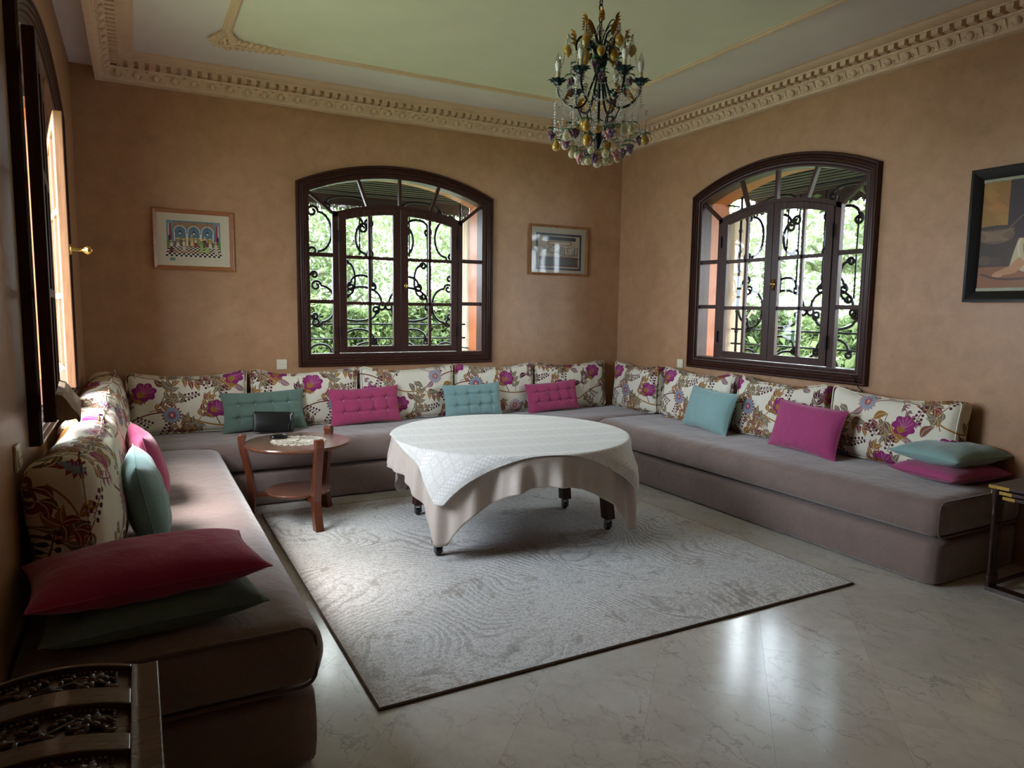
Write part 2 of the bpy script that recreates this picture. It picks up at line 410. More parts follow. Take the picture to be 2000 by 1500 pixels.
# ------------------------------------------------------------------ painter (prints are painted in code, nothing is loaded)
class Paint:
    def __init__(s, w, h, bg, wrap=False, aspect=1.0):
        s.W, s.H = w, h; s.a = np.empty((h, w, 3), np.float32); s.a[:] = np.array(bg, np.float32) / 255
        s.wrap = wrap; s.sx = w / aspect   # y unit 1 = H pixels ; x unit = sx pixels per unit
    def poly(s, pts, c, alpha=1.0):
        pts = np.array(pts, np.float64) * np.array([s.sx, s.H])
        offs = [(0, 0)]
        if s.wrap: offs = [(i * s.W, j * s.H) for i in (-1, 0, 1) for j in (-1, 0, 1)]
        c = np.array(c, np.float32) / 255
        for ox, oy in offs:
            p = pts + (ox, oy)
            x0, y0 = np.floor(p.min(0)).astype(int); x1, y1 = np.ceil(p.max(0)).astype(int)
            x0 = max(0, x0); y0 = max(0, y0); x1 = min(s.W, x1 + 1); y1 = min(s.H, y1 + 1)
            if x0 >= x1 or y0 >= y1: continue
            X, Y = np.meshgrid(np.arange(x0, x1) + .5, np.arange(y0, y1) + .5)
            ins = np.zeros(X.shape, bool); n = len(p)
            for i in range(n):
                xa, ya = p[i]; xb, yb = p[(i + 1) % n]
                if ya == yb: continue
                cnd = (Y < ya) != (Y < yb)
                ins ^= cnd & (X < (xb - xa) * (Y - ya) / (yb - ya) + xa)
            sub = s.a[y0:y1, x0:x1]; sub[ins] = sub[ins] * (1 - alpha) + c * alpha
    def rect(s, x0, y0, x1, y1, c, alpha=1): s.poly([(x0, y0), (x1, y0), (x1, y1), (x0, y1)], c, alpha)
    def ell(s, cx, cy, rx, ry, c, n=24, lobes=0, amp=0, rot=0, alpha=1):
        pts = []
        for i in range(n):
            t = 2 * PI * i / n; k = 1 + amp * (abs(math.sin(lobes * t / 2 + rot)) * 2 - 1 if lobes else 0)
            pts.append((cx + rx * k * math.cos(t + rot), cy + ry * k * math.sin(t + rot)))
        s.poly(pts, c, alpha)
    def stroke(s, pts, w, c, taper=False):
        pts = np.array(pts, float); n = len(pts)
        if n < 2: return
        t = np.gradient(pts, axis=0); L = np.hypot(t[:, 0], t[:, 1]) + 1e-9; nn = np.stack([-t[:, 1] / L, t[:, 0] / L], 1)
        ww = np.full(n, w / 2) if not taper else np.linspace(w / 2, w / 8, n)
        s.poly(np.concatenate([pts + nn * ww[:, None], (pts - nn * ww[:, None])[::-1]]), c)
    def curve(s, p0, p1, p2, w, c, taper=False, n=18):
        t = np.linspace(0, 1, n)[:, None]
        q = (1 - t) ** 2 * np.array(p0) + 2 * t * (1 - t) * np.array(p1) + t * t * np.array(p2)
        s.stroke(q, w, c, taper); return q
    def leaf(s, x, y, ang, L, w, c, vein=None, bend=.15):
        t = np.linspace(0, 1, 12); prof = np.sin(PI * t ** .8) * w / 2
        cxs = t * L; cys = bend * L * np.sin(PI * t)
        up = np.stack([cxs, cys + prof], 1); dn = np.stack([cxs, cys - prof], 1)[::-1]
        ca, sa = math.cos(ang), math.sin(ang); Rm = np.array([[ca, sa], [-sa, ca]])
        s.poly(np.concatenate([up, dn]) @ Rm + (x, y), c)
        if vein: s.stroke(np.stack([cxs, cys], 1)[:-1] @ Rm + (x, y), .004, vein)
    def image(s, name):
        im = bpy.data.images.new(name, s.W, s.H); buf = np.ones((s.H, s.W, 4), np.float32); buf[..., :3] = s.a
        im.pixels.foreach_set(np.clip(buf, 0, 1).ravel()); im.update(); im.pack(); return im

def floral_image():
    P = Paint(1100, 1100, (226, 219, 200), wrap=True)
    r = random.Random(3)
    TA, OC, RU, MA, PL, BG, ST = (126, 114, 94), (158, 112, 52), (132, 66, 60), (138, 44, 104), (84, 40, 54), (138, 148, 162), (128, 84, 72)
    def sprig(x, y, ang, n, cs, L=.078, step=.050):
        px, py = x, y
        for i in range(n):
            nx_, ny_ = px + step * math.cos(ang), py + step * math.sin(ang)
            P.stroke([(px, py), (nx_, ny_)], .006, ST)
            P.leaf(nx_, ny_, ang + .75, L, L * .46, cs[i % len(cs)], (200, 188, 164))
            P.leaf(nx_, ny_, ang - .75, L, L * .46, cs[(i + 1) % len(cs)], (200, 188, 164))
            px, py = nx_, ny_; ang += .12
        P.leaf(px, py, ang, L * 1.1, L * .45, cs[0], (200, 188, 164))
    def berries(x, y, ang, n=9, c=PL):
        for i in range(n):
            t = i / n; px, py = x + t * .13 * math.cos(ang), y + t * .13 * math.sin(ang)
            q = ang + PI / 2; d = .026 * (1 - t * .6) * (1 if i % 2 else -1)
            P.stroke([(px, py), (px + d * math.cos(q), py + d * math.sin(q))], .003, c)
            P.ell(px + d * math.cos(q), py + d * math.sin(q), .010, .010, c, 10)
        P.stroke([(x, y), (x + .13 * math.cos(ang), y + .13 * math.sin(ang))], .004, c)
    def peony(x, y, sz=.085, ang=0.4):
        for k in range(7):
            P.leaf(x - .5 * sz * math.cos(ang), y - .5 * sz * math.sin(ang), ang + PI + (k - 3) * .33, sz * .9, sz * .28, OC)
        P.ell(x, y, sz, sz * .86, MA, 40, 7, .13, ang)
        P.ell(x + .1 * sz, y + .1 * sz, sz * .72, sz * .6, (150, 56, 116), 36, 5, .12, ang + .5)
        for k in range(5):
            a = ang + (k - 2) * .5
            P.curve((x - .4 * sz * math.cos(ang), y - .4 * sz * math.sin(ang)), (x + .4 * sz * math.cos(a), y + .4 * sz * math.sin(a)), (x + .85 * sz * math.cos(a + .2), y + .85 * sz * math.sin(a + .2)), .004, (196, 130, 150))
        for k in range(5):
            P.leaf(x - .75 * sz * math.cos(ang), y - .75 * sz * math.sin(ang), ang + (k - 2) * .35, sz * .75, sz * .2, OC)
    def daisy(x, y, sz=.085, ring=RU, mid=BG, core=MA):
        for k in range(16): P.leaf(x, y, k * PI / 8, sz, sz * .42, ring, None, 0)
        P.ell(x, y, sz * .74, sz * .74, mid, 48, 14, .07)
        for k in range(14): P.leaf(x, y, k * PI / 7, sz * .48, sz * .12, core, None, 0)
        P.ell(x, y, sz * .24, sz * .26, (176, 96, 90), 24, 8, .1); P.ell(x, y, sz * .1, sz * .13, (226, 200, 150), 12)
    def bigleaf(x, y, ang, L, c, c2):
        for k in range(7):
            t = k / 7; q = (x + t * L * math.cos(ang), y + t * L * math.sin(ang))
            for sgn in (1, -1): P.leaf(*q, ang + sgn * .7, L * .36 * (1 - .6 * t), L * .15, c)
        P.leaf(x, y, ang, L * 1.1, L * .28, c, c2)
    # main stems
    P.curve((.02, .10), (.25, .30), (.52, .18), .012, ST); P.curve((.52, .18), (.75, .05), (1.02, .10), .012, OC)
    P.curve((.05, .62), (.3, .42), (.55, .60), .011, OC); P.curve((.55, .60), (.8, .8), (1.05, .62), .011, ST)
    P.curve((.30, .27), (.42, .46), (.36, .62), .009, TA); P.curve((.78, .1), (.66, .3), (.8, .5), .009, ST)
    P.curve((.3, .9), (.45, .72), (.62, .66), .009, ST); P.curve((.0, .85), (.12, .75), (.1, .6), .008, OC)
    sprig(.36, .30, 1.1, 4, [TA, OC]); sprig(.60, .14, .9, 4, [OC, RU]); sprig(.86, .10, 1.5, 3, [TA, TA])
    sprig(.14, .52, 1.9, 4, [OC, TA]); sprig(.45, .53, -.6, 3, [RU, OC]); sprig(.84, .70, -1.0, 4, [MA, PL], .045)
    sprig(.70, .72, 1.7, 4, [TA, OC]); sprig(.22, .84, -.4, 3, [MA, MA], .048); sprig(.45, .78, 1.0, 4, [RU, TA])
    sprig(.93, .40, 2.6, 3, [OC, RU]); sprig(.04, .20, 1.2, 3, [PL, TA]); sprig(.56, .92, .2, 3, [TA, OC])
    bigleaf(.47, .04, .9, .13, (126, 80, 66), (170, 130, 110)); bigleaf(.90, .86, 1.1, .13, TA, (170, 160, 140))
    bigleaf(.08, .36, -.5, .11, (112, 78, 92), (180, 160, 160))
    rq = random.Random(21)
    for k in range(16):
        sprig(rq.random(), rq.random(), rq.uniform(0, 2 * PI), 2 + k % 2, [[TA, OC, RU, (112, 92, 66)][(k + j) % 4] for j in range(2)], .07)
    for k in range(10):
        a_ = rq.uniform(0, 2 * PI); P.leaf(rq.random(), rq.random(), a_, .11, .05, [OC, TA, (112, 70, 60), (150, 116, 120)][k % 4], (200, 184, 160))
    for q in ((.33, .02, 1.2), (.70, .42, 2.2), (.98, .56, 1.3), (.60, .80, -1.2), (.16, .70, .9), (.24, .12, 2.6), (.5, .34, .3), (.8, .32, 1.3)): berries(*q)
    for q in ((.42, .42, 2.4, .09, TA), (.66, .54, .4, .09, OC), (.02, .46, .8, .09, (132, 84, 70)), (.3, .60, -1.2, .08, TA), (.92, .24, .3, .08, PL), (.75, .90, 2.0, .09, RU), (.36, .95, .5, .08, OC)):
        P.leaf(q[0], q[1], q[2], q[3] * 1.35, q[3] * .62, q[4], (196, 180, 156))
    daisy(.40, .20); peony(.20, .40, .085, .9); peony(.76, .24, .08, .5); daisy(.58, .66, .08, (190, 130, 140), (150, 158, 168), (170, 90, 120))
    daisy(.12, .93, .082); peony(.90, .52, .08, 1.2); peony(.40, .88, .06, .3); daisy(.86, .95, .075, BG, (196, 160, 168), RU)
    n = rng.normal(0, .012, (1100, 1100, 1)).astype(np.float32); P.a += n
    return P.image('floral_print')

def image_mat(name, im, rough=.8, uvscale=1, sheen=0, bump=0, spec=.2, coat=0, coat_rough=.05):
    m = Mat(name); tx = m.n('TexImage'); tx.image = im
    uv = m.n('UVMap'); m.l(uv.outputs[0], tx.inputs['Vector'])
    m.color(tx.outputs['Color']).p(rough=rough, sheen=sheen, spec=spec, coat=coat, coat_rough=coat_rough)
    if bump:
        v = m.coord(); m.bump(m.math('ADD', m.noise(v, 11, 4, .55, .6), m.math('MULTIPLY', m.noise(v, 260, 2), .06)), bump, .02)
    return m.m
M['floral'] = image_mat('floral_print_cotton', floral_image(), .85, bump=.3)

def set_uv(o, fn):
    me = o.data; uvl = me.uv_layers.new(name='UVMap')
    for poly in me.polygons:
        for li in poly.loop_indices:
            co = me.vertices[me.loops[li].vertex_index].co
            uvl.data[li].uv = fn(co, poly.normal)

# ------------------------------------------------------------------ room shell
S = 'structure'
# window geometry (local: x = u along the wall, y = outwards, z up)
WW, WB, WCR = .935, .98, 2.766
WR = (WW ** 2 + .206 ** 2) / (2 * .206)
def arcz(u, crown, R): return crown - (R - math.sqrt(max(0, R * R - u * u)))
def arc_path(o, n=20):
    w, R, c = WW - o, WR - o, WCR - o
    return [(-w, WB + o), (w, WB + o)] + [(w - 2 * w * i / n, arcz(w - 2 * w * i / n, c, R)) for i in range(n + 1)]

def wall_mesh(name, u0, u1, z0, z1, loc, rz, hole=True, label=None):
    b = MB(); o = .06
    w, zb = WW - o, WB + o
    if hole:
        b.box(u0, -w, 0, TW, z0, z1); b.box(w, u1, 0, TW, z0, z1); b.box(-w, w, 0, TW, z0, zb)
        n = 16
        poly = [(-w, z1)] + [(-w + 2 * w * i / n, arcz(-w + 2 * w * i / n, WCR - o, WR - o)) for i in range(n + 1)] + [(w, z1)]
        b.prism(poly, 0, TW)
    else: b.box(u0, u1, 0, TW, z0, z1)
    ob = b.build(name, M['wall'], thing_or_none)
    ob.location = loc; ob.rotation_euler = (0, 0, rz)
    tag(ob, label, None, None, S); return ob
thing_or_none = None
BWX, RWY, LWY = 2.165, 4.142, 3.965
WZ1 = 3.6
wall_mesh('wall_back', XL - BWX - TW, XR - BWX + TW, -.1, WZ1, (BWX, D, 0), 0, label='orange-brown polished plaster wall behind the long sofa')
wall_mesh('wall_right', RWY - D, RWY - YF, -.1, WZ1, (XR, RWY, 0), -PI / 2, label='orange-brown polished plaster wall on the right')
wall_mesh('wall_left', YF - LWY, D - LWY, -.1, WZ1, (XL, LWY, 0), PI / 2, label='orange-brown polished plaster wall with the open window on the left')
wf = MB().box(XL - TW, XR + TW, YF - TW, YF, -.1, WZ1).build('wall_front', M['wall']); tag(wf, 'plaster wall behind the viewer', kind=S)

# floor slab and diagonal marble tiles
fl = MB().box(XL - .3, XR + .3, YF - .3, D + .3, -.12, -.012).build('floor', M['grout']); tag(fl, 'polished beige marble floor laid diagonally', kind=S)
def clip(poly, axis, val, keep_less):
    out = []; n = len(poly)
    for i in range(n):
        a, b2 = poly[i], poly[(i + 1) % n]
        ia = (a[axis] <= val) == keep_less or a[axis] == val; ib = (b2[axis] <= val) == keep_less or b2[axis] == val
        if ia: out.append(a)
        if ia != ib:
            t = (val - a[axis]) / (b2[axis] - a[axis]); out.append((a[0] + t * (b2[0] - a[0]), a[1] + t * (b2[1] - a[1])))
    return out
P2 = .626; G = .0004
ntile = 0
tile_me = None
for i in range(-12, 22):
    for j in range(-22, 18):
        s0, d0 = 4.52 + P2 * (i - 6), .30 + P2 * j          # x+y in [s0,s0+P2], y-x in [d0,d0+P2]
        cs, cd = s0 + P2 / 2, d0 + P2 / 2
        cx_, cy_ = (cs - cd) / 2, (cs + cd) / 2
        if cx_ < XL - .4 or cx_ > XR + .4 or cy_ < YF - .4 or cy_ > D + .4: continue
        h = P2 / 2 - G
        poly = [(cx_, cy_ - h), (cx_ + h, cy_), (cx_, cy_ + h), (cx_ - h, cy_)]
        q = poly
        for ax, val, kl in ((0, XL, False), (0, XR, True), (1, YF, False), (1, D, True)):
            if q: q = clip(q, ax, val, kl)
        if len(q) < 3: continue
        area = abs(sum(q[k][0] * q[(k + 1) % len(q)][1] - q[(k + 1) % len(q)][0] * q[k][1] for k in range(len(q)))) / 2
        if area < .004: continue
        full = len(q) == 4 and abs(area - 2 * h * h) < 1e-5
        if full and tile_me is not None:
            t = obj_from(tile_me, 'tile', fl, (cx_, cy_, 0))
        else:
            mb = MB().prism([(a - cx_, b_ - cy_) for a, b_ in q], -.012, 0, 'Z')
            me = mb.mesh('tile', False, M['marble'])
            if full: tile_me = me
            t = obj_from(me, 'tile', fl, (cx_, cy_, 0))
        ntile += 1

# ceiling: green field inside the panel moulding, lilac-white margin, lower soffit around
PX0, PX1, PY0, PY1 = .61, 3.71, .79, 5.41
KX0, KX1, KY0, KY1 = -.2, XR, -.02, D           # cornice outer rectangle
ce = MB()
ce.box(XL - TW, KX0 + .02, YF - TW, D + TW, ZS, WZ1 - .01); ce.box(KX0, XR + TW, YF - TW, KY0 + .02, ZS, WZ1 - .01)
ce.box(KX0, XR + TW, KY0, D + TW, ZC, WZ1 - .01)
ce = ce.build('ceiling', M['ceil_grey']); tag(ce, 'lilac-white plaster ceiling with a pale green middle field', kind=S)
tag(MB().box(PX0, PX1, PY0, PY1, ZC - .004, ZC + .01).build('green_field', M['ceil_green'], ce), 'pale green painted middle field')

# cornice, swept round with mitres
prof = [(0, 3.13), (0, 3.155), (.03, 3.158), (.045, 3.166), (.048, 3.180), (.058, 3.184), (.060, 3.196), (.078, 3.222), (.088, 3.236), (.100, 3.240),
        (.106, 3.248), (.086, 3.250), (.088, 3.286), (.158, 3.288), (.160, 3.296), (.172, 3.298), (.188, 3.302), (.212, 3.310), (.230, 3.318), (.236, 3.324), (.252, 3.326), (.267, 3.334), (.0, 3.45)]
prof[0] = (-.0, 3.155)
cb = MB(); n = len(prof)
for (x, y) in ((0, 0), (1, 0), (1, 1), (0, 1)):
    for p, z in prof:
        cb.v.append(((KX1 - p) if x else (KX0 + p), (KY1 - p) if y else (KY0 + p), z))
for k in range(4):
    for i in range(n):
        a, b_ = k * n + i, k * n + (i + 1) % n; c_, d_ = ((k + 1) % 4) * n + (i + 1) % n, ((k + 1) % 4) * n + i
        cb.f.append((a, b_, c_, d_))
corn = cb.build('trim_1', M['stucco'], None, angle=25); tag(corn, 'cream plaster cornice with dentils and egg-and-dart band', kind=S)
# dentil, egg, dart (local: x along, y out of the wall, z up)
dent = MB().box(-.021, .021, -.038, .034, -.017, .017).mesh('dentil', False, M['stucco'])
eg = MB().ball((0, .012, .0), .022, 10, 6, (1, .8, 1.25))
eg.tube([(.034 * math.cos(t), .004 + .006 * (1 - abs(math.cos(t))), -.002 + .036 * math.sin(t)) for t in np.linspace(-PI, 0, 11)], .0075, 5)
eg = eg.mesh('egg', True, M['stucco'])
dr = MB().prism([(-.009, .03), (.009, .03), (.004, -.024), (0, -.034), (-.004, -.024)], -.004, .011, 'Y').mesh('dart', False, M['stucco'])
tilt = math.atan2(.026, .03)
def band(me, name, start, end, y, along, fixed, rz, off, zz, tilt=0):
    k = max(1, round((end - start) / off))
    for i in range(k):
        t = start + (end - start) * (i + .5) / k
        loc = (t, fixed, zz) if along == 'x' else (fixed, t, zz)
        o = bpy.data.objects.new(name, me); link(o, corn); o.location = loc; o.rotation_euler = Euler((tilt, 0, rz), 'XYZ')
# back (faces -Y): rz=pi ; right (faces -X): rz=pi/2 ; left inner (faces +X): rz=-pi/2
for (a0, a1, al, fx, rz, sgn) in ((KX0, KX1, 'x', KY1, PI, -1), (KY0, KY1, 'y', KX1, PI / 2, -1), (KY0 + 1.6, KY1, 'y', KX0, -PI / 2, 1)):
    band(dent, 'dentil', a0 + .13, a1 - .13, 0, al, fx + sgn * .123, rz, .072, 3.269)
    band(eg, 'egg', a0 + .08, a1 - .08, 0, al, fx + sgn * .070, rz, .131, 3.212, -.75)
    kk = max(1, round((a1 - a0 - .16) / .131)); st = (a1 - a0 - .16) / kk
    band(dr, 'dart', a0 + .08 + st / 2, a1 - .08 - st / 2, 0, al, fx + sgn * .070, rz, st, 3.212, -.75)

# panel moulding on the ceiling + acanthus corners
pm = MB(); pr_ = [(-.032, 0), (-.030, -.010), (-.020, -.012), (-.016, -.022), (0, -.028), (.016, -.022), (.020, -.012), (.030, -.010), (.032, 0)]
n = len(pr_)
for (x, y) in ((0, 0), (1, 0), (1, 1), (0, 1)):
    for p, z in pr_: pm.v.append(((PX1 + p) if x else (PX0 - p), (PY1 + p) if y else (PY0 - p), ZC + z))
for k in range(4):
    for i in range(n - 1): pm.f.append((k * n + i, ((k + 1) % 4) * n + i, ((k + 1) % 4) * n + i + 1, k * n + i + 1))
pm = pm.build('trim_2', M['stucco'], None, angle=30); tag(pm, 'cream plaster panel moulding on the ceiling', kind=S)
orn = MB(); rr = random.Random(4)
def blob(x, y, z, L, w, h, an):
    w_ = MB().ball((0, 0, 0), 1, 9, 5, (L, w, h)); orn.add(w_.v, w_.f, Matrix.Translation((x, y, z)) @ Matrix.Rotation(an, 4, 'Z'))
for arm in (0, 1):
    LN = .36 if arm == 1 else .17
    for k in range(9):
        t = k / 8; d = .03 + LN * t; sp = .050 * (1 - t) + .012
        for sg in (-1, 1):
            L = (.026 + .022 * (1 - t)); px_, py_ = (d, sg * sp) if arm == 0 else (sg * sp, d)
            an = (sg * .8) if arm == 0 else (PI / 2 - sg * .8)
            blob(px_, py_, -.016, L, L * .30, .020, an + rr.uniform(-.15, .15))
    orn.tube([((.02 + LN * t, .006 * math.sin(9 * t)) + (-.030,) if arm == 0 else (.006 * math.sin(9 * t), .02 + LN * t, -.030)) for t in np.linspace(0, 1, 14)], [.012 * (1 - .7 * t) for t in np.linspace(0, 1, 14)], 6)
for k in range(9):
    a_ = PI * .55 + k * PI * 1.4 / 8 + PI * .15; blob(.045 * math.cos(a_) - .01, .045 * math.sin(a_) - .01, -.018, .032, .012, .024, a_)
for (cx_, cy_, r_, tw) in ((-.05, -.05, .034, 8), (-.09, .035, .026, -8), (.035, -.09, .026, 8), (.055, .055, .022, 7)):
    orn.tube([(cx_ + r_ * (1 - t / 9) * math.cos(t * (1 if tw > 0 else -1)), cy_ + r_ * (1 - t / 9) * math.sin(t * (1 if tw > 0 else -1)), -.024) for t in np.linspace(0, 8, 26)], .009, 6)
ome = orn.mesh('corner_ornament', True, M['stucco'])
for (x, y, rz) in ((PX0, PY1, -PI / 2), (PX1, PY1, PI), (PX0, PY0, 0), (PX1, PY0, PI / 2)):
    o = obj_from(ome, 'corner_ornament', pm, (x, y, ZC), (0, 0, rz))

# ------------------------------------------------------------------ windows
IR, IC = 1.93, 2.42               # inner arch bar (top edge) radius / crown
LR, LC = 1.90, 2.395              # casement arch
OG = .11                          # architrave width
def quadbar(mb, p, q, w, y0, y1):
    p, q = Vector((p[0], p[1])), Vector((q[0], q[1])); t = (q - p).normalized(); nn = Vector((-t.y, t.x)) * w / 2
    mb.prism([tuple(p + nn), tuple(p - nn), tuple(q - nn), tuple(q + nn)], y0, y1)
def arcband(mb, u0, u1, c0, R0, c1, R1, y0, y1, n=12):
    us = [u0 + (u1 - u0) * i / n for i in range(n + 1)]
    for a, b_ in zip(us, us[1:]):
        mb.prism([(a, arcz(a, c0, R0)), (b_, arcz(b_, c0, R0)), (b_, arcz(b_, c1, R1)), (a, arcz(a, c1, R1))], y0, y1)
def arcpane(u0, u1, zb, c, R, n=6, zb2=None):
    return [(u0, zb), (u1, zb if zb2 is None else zb2)] + [(u1 + (u0 - u1) * i / n, arcz(u1 + (u0 - u1) * i / n, c, R)) for i in range(n + 1)]
ZA, ZB_ = 1.955, 1.548            # glazing bar heights

def make_leaf(parent, sgn, drip=False, handle=None, name='casement', wd='mahog'):
    """casement leaf; local x from hinge (0) to the meeting edge; mirrored by sgn; hinge at |u|=.57"""
    W_ = .568; X = lambda a: sgn * (a - .57)        # u position (0 = centre) -> local; hinge at u=-.57 for sgn=1
    root = thing(name, (0, 0, 0)); root.parent = parent
    def U(u): return sgn * (u + .57)                # u in [-.57,0] -> distance from hinge
    y0, y1 = -.008, .030
    f = MB()
    z0, zg = 1.095, 1.153
    arc = lambda u, c=LC: arcz(u, c, LR)
    def rect(u0, u1, za, zb): f.box(min(U(u0), U(u1)), max(U(u0), U(u1)), y0, y1, za, zb)
    f.prism([(U(-.568), z0), (U(-.503), z0), (U(-.503), arc(-.503)), (U(-.568), arc(-.568))][::1 if sgn > 0 else -1], y0, y1)
    f.prism([(U(-.072), z0), (U(-.002), z0), (U(-.002), arc(-.002)), (U(-.072), arc(-.072))][::1 if sgn > 0 else -1], y0, y1)
    rect(-.503, -.072, z0, zg)
    n = 8
    us = [-.503 + .431 * i / n for i in range(n + 1)]
    for a, b_ in zip(us, us[1:]):
        f.prism([(U(a), arc(a, LC - .058)), (U(b_), arc(b_, LC - .058)), (U(b_), arc(b_)), (U(a), arc(a))][::1 if sgn > 0 else -1], y0, y1)
    fr = f.build('sash_frame', M[wd], root, bevel=.004)
    m_ = MB().box(min(U(-.302), U(-.276)), max(U(-.302), U(-.276)), .002, .030, zg, arc(-.29, LC - .055)).build('glazing_bar', M[wd], root, bevel=.003)
    for z in (ZA - .01, ZB_ - .01):
        MB().box(min(U(-.503), U(-.072)), max(U(-.503), U(-.072)), .002, .030, z - .015, z + .015).build('glazing_bar', M[wd + '_x'], root, bevel=.003)
    for (a, b_) in ((-.505, -.300), (-.278, -.070)):
        for (za, zb) in ((zg - .004, ZB_ - .024), (ZB_ + .004, ZA - .024)):
            MB().box(min(U(a), U(b_)), max(U(a), U(b_)), .014, .018, za, zb).build('pane', M['glass'], root)
        pp = [(U(p), q) for p, q in arcpane(a, b_, ZA + .004, LC - .054, LR)]
        MB().prism(pp[::1 if sgn > 0 else -1], .014, .018).build('pane', M['glass'], root)
    for z in (1.28, 2.12):
        MB().tube([(0, -.016, z - .05), (0, -.016, z + .05)], .008, 8).build('hinge', M['iron'], root)
    if drip:
        d = MB(); pr = [(.029, 1.10), (.029, 1.19), (.050, 1.182), (.062, 1.165), (.075, 1.14), (.092, 1.118), (.100, 1.095), (.094, 1.085), (.085, 1.10), (.06, 1.095)]
        d.prism([(y, z) for y, z in pr], min(U(-.55), U(-.02)), max(U(-.55), U(-.02)), 'X')
        tag(d.build('drip_rail', M['pale_wood'], root), 'bleached weather drip rail on the outer side')
    if handle:
        u = U(-.034)
        if handle == 'escutcheon':
            MB().ball((u - .01 * sgn, -.016, 1.705), .02, 12, 6, (.8, .35, 1.3)).build('escutcheon', M['brass'], root, True)
        elif handle == 'knob':
            h = MB(); mt = Matrix.Translation((u, -.013, 1.76)) @ Matrix.Rotation(PI / 2, 4, 'X')
            h.lathe([(.026, 0), (.026, .005), (.010, .010), (.007, .055), (.014, .062), (.021, .072), (.021, .082), (.012, .092)], 16, mt)
            tag(h.build('handle', M['brass'], root, True), 'polished brass knob')
        else:
            h = MB(); h.box(u - .011, u + .011, -.018, -.011, 1.685, 1.775); h.ball((u, -.03, 1.735), .013, 10, 6)
            h.tube([(u, -.03, 1.735), (u - .035 * sgn, -.04, 1.733)], .007, 8)
            tag(h.build('handle', M['brass'], root, True), 'small brass turn handle')
    return root

APROF = [(0, 0), (0, -.034), (.008, -.042), (.018, -.042), (.024, -.028), (.030, -.034), (.042, -.036), (.046, -.026), (.052, -.030), (.064, -.030),
         (.068, -.020), (.074, -.024), (.086, -.022), (.090, -.012), (.098, -.014), (OG, -.010), (OG, .11), (.062, .11), (.062, 0)]
def make_window(name, loc, rz, label, leaves, seedr=0):
    root = thing(name, loc, rz, label, kind=S)
    # architrave
    a = MB(); n = None
    for o, y in APROF:
        path = arc_path(o); n = len(path)
        a.v += [(u, y, z) for u, z in path]
    k = len(APROF)
    for i in range(k):
        for j in range(n):
            A, B = i * n + j, i * n + (j + 1) % n; C_, D_ = ((i + 1) % k) * n + (j + 1) % n, ((i + 1) % k) * n + j
            a.f.append((A, B, C_, D_))
    tag(a.build('window_frame', M['mahog'], root, angle=40), 'dark mahogany arched moulding')
    # reveal lining of varnished boards
    rv = MB(); w = WW - .065
    rv.box(-w - .003, -w + .012, .10, TW + .02, WB + .06, 2.52); rv.build('reveal_board', M['orange_wood'], root)
    rv = MB(); rv.box(w - .012, w + .003, .10, TW + .02, WB + .06, 2.52); rv.build('reveal_board', M['orange_wood'], root)
    rv = MB(); rv.box(-w, w, .10, TW + .06, WB + .04, WB + .075); rv.build('sill', M['pale_wood'], root)
    rv = MB(); arcband(rv, -w, w, WCR - .075, WR - .075, WCR - .06, WR - .06, .10, TW + .02, 14); rv.build('head_lining', M['orange_wood'], root, angle=30)
    y0, y1 = 0.0, .05
    G0 = WW - OG                # .825 glass limit
    # fixed mullions
    for s in (-1, 1):
        f = MB(); f.box(min(s * .572, s * .622), max(s * .572, s * .622), y0, y1, WB + OG - .01, arcz(.6, IC, IR) + .01)
        f.build('mullion', M['mahog'], root, bevel=.004)
        f = MB(); quadbar(f, (s * .615, arcz(.61, IC, IR)), (s * (G0 + .012), arcz(G0, WCR - OG, WR - OG) + .006), .026, .004, .044); f.build('glazing_bar', M['mahog'], root, bevel=.003)
        for z in (ZA, ZB_):
            MB().box(min(s * .62, s * (G0 + .005)), max(s * .62, s * (G0 + .005)), .004, .044, z - .017, z + .017).build('glazing_bar', M['mahog_x'], root, bevel=.003)
        for za, zb in ((WB + OG - .003, ZB_ - .014), (ZB_ + .014, ZA - .014)):
            MB().box(min(s * .618, s * (G0 + .003)), max(s * .618, s * (G0 + .003)), .022, .026, za, zb).build('pane', M['glass'], root)
        pts = [(s * .618, ZA + .014), (s * (G0 + .003), ZA + .014), (s * (G0 + .003), arcz(G0, WCR - OG, WR - OG) - .004), (s * .618, arcz(.61, IC, IR) - .004)]
        MB().prism(pts[::s], .022, .026).build('pane', M['glass'], root)
    f = MB(); arcband(f, -.62, .62, IC - .035, IR, IC + .005, IR, y0, y1, 14); f.build('arch_rail', M['mahog_x'], root, angle=30)
    # transom bars
    tb = [(-.385, -.300), (0, 0), (.385, .300)]
    for uo, ui in tb:
        f = MB(); quadbar(f, (ui, arcz(ui, IC, IR)), (uo, arcz(uo, WCR - OG, WR - OG) + .008), .026, .004, .044); f.build('glazing_bar', M['mahog'], root, bevel=.003)
    segs = [((-.825, -.615), (-.385, -.300)), ((-.385, -.300), (0, 0)), ((0, 0), (.385, .300)), ((.385, .300), (.825, .615))]
    for (o0, i0), (o1, i1) in segs:
        N = 5
        low = [(i0 + (i1 - i0) * t / N, arcz(i0 + (i1 - i0) * t / N, IC, IR)) for t in range(N + 1)]
        top = [(o1 + (o0 - o1) * t / N, arcz(o1 + (o0 - o1) * t / N, WCR - OG, WR - OG)) for t in range(N + 1)]
        MB().prism(low + top, .022, .026).build('pane', M['glass'], root)
    for s, ang, kw in leaves:
        lf = make_leaf(root, s, **kw)
        lf.location = (-s * .57, -.045 if abs(ang) > 2 else 0, 0); lf.rotation_euler = (0, 0, ang)
    return root
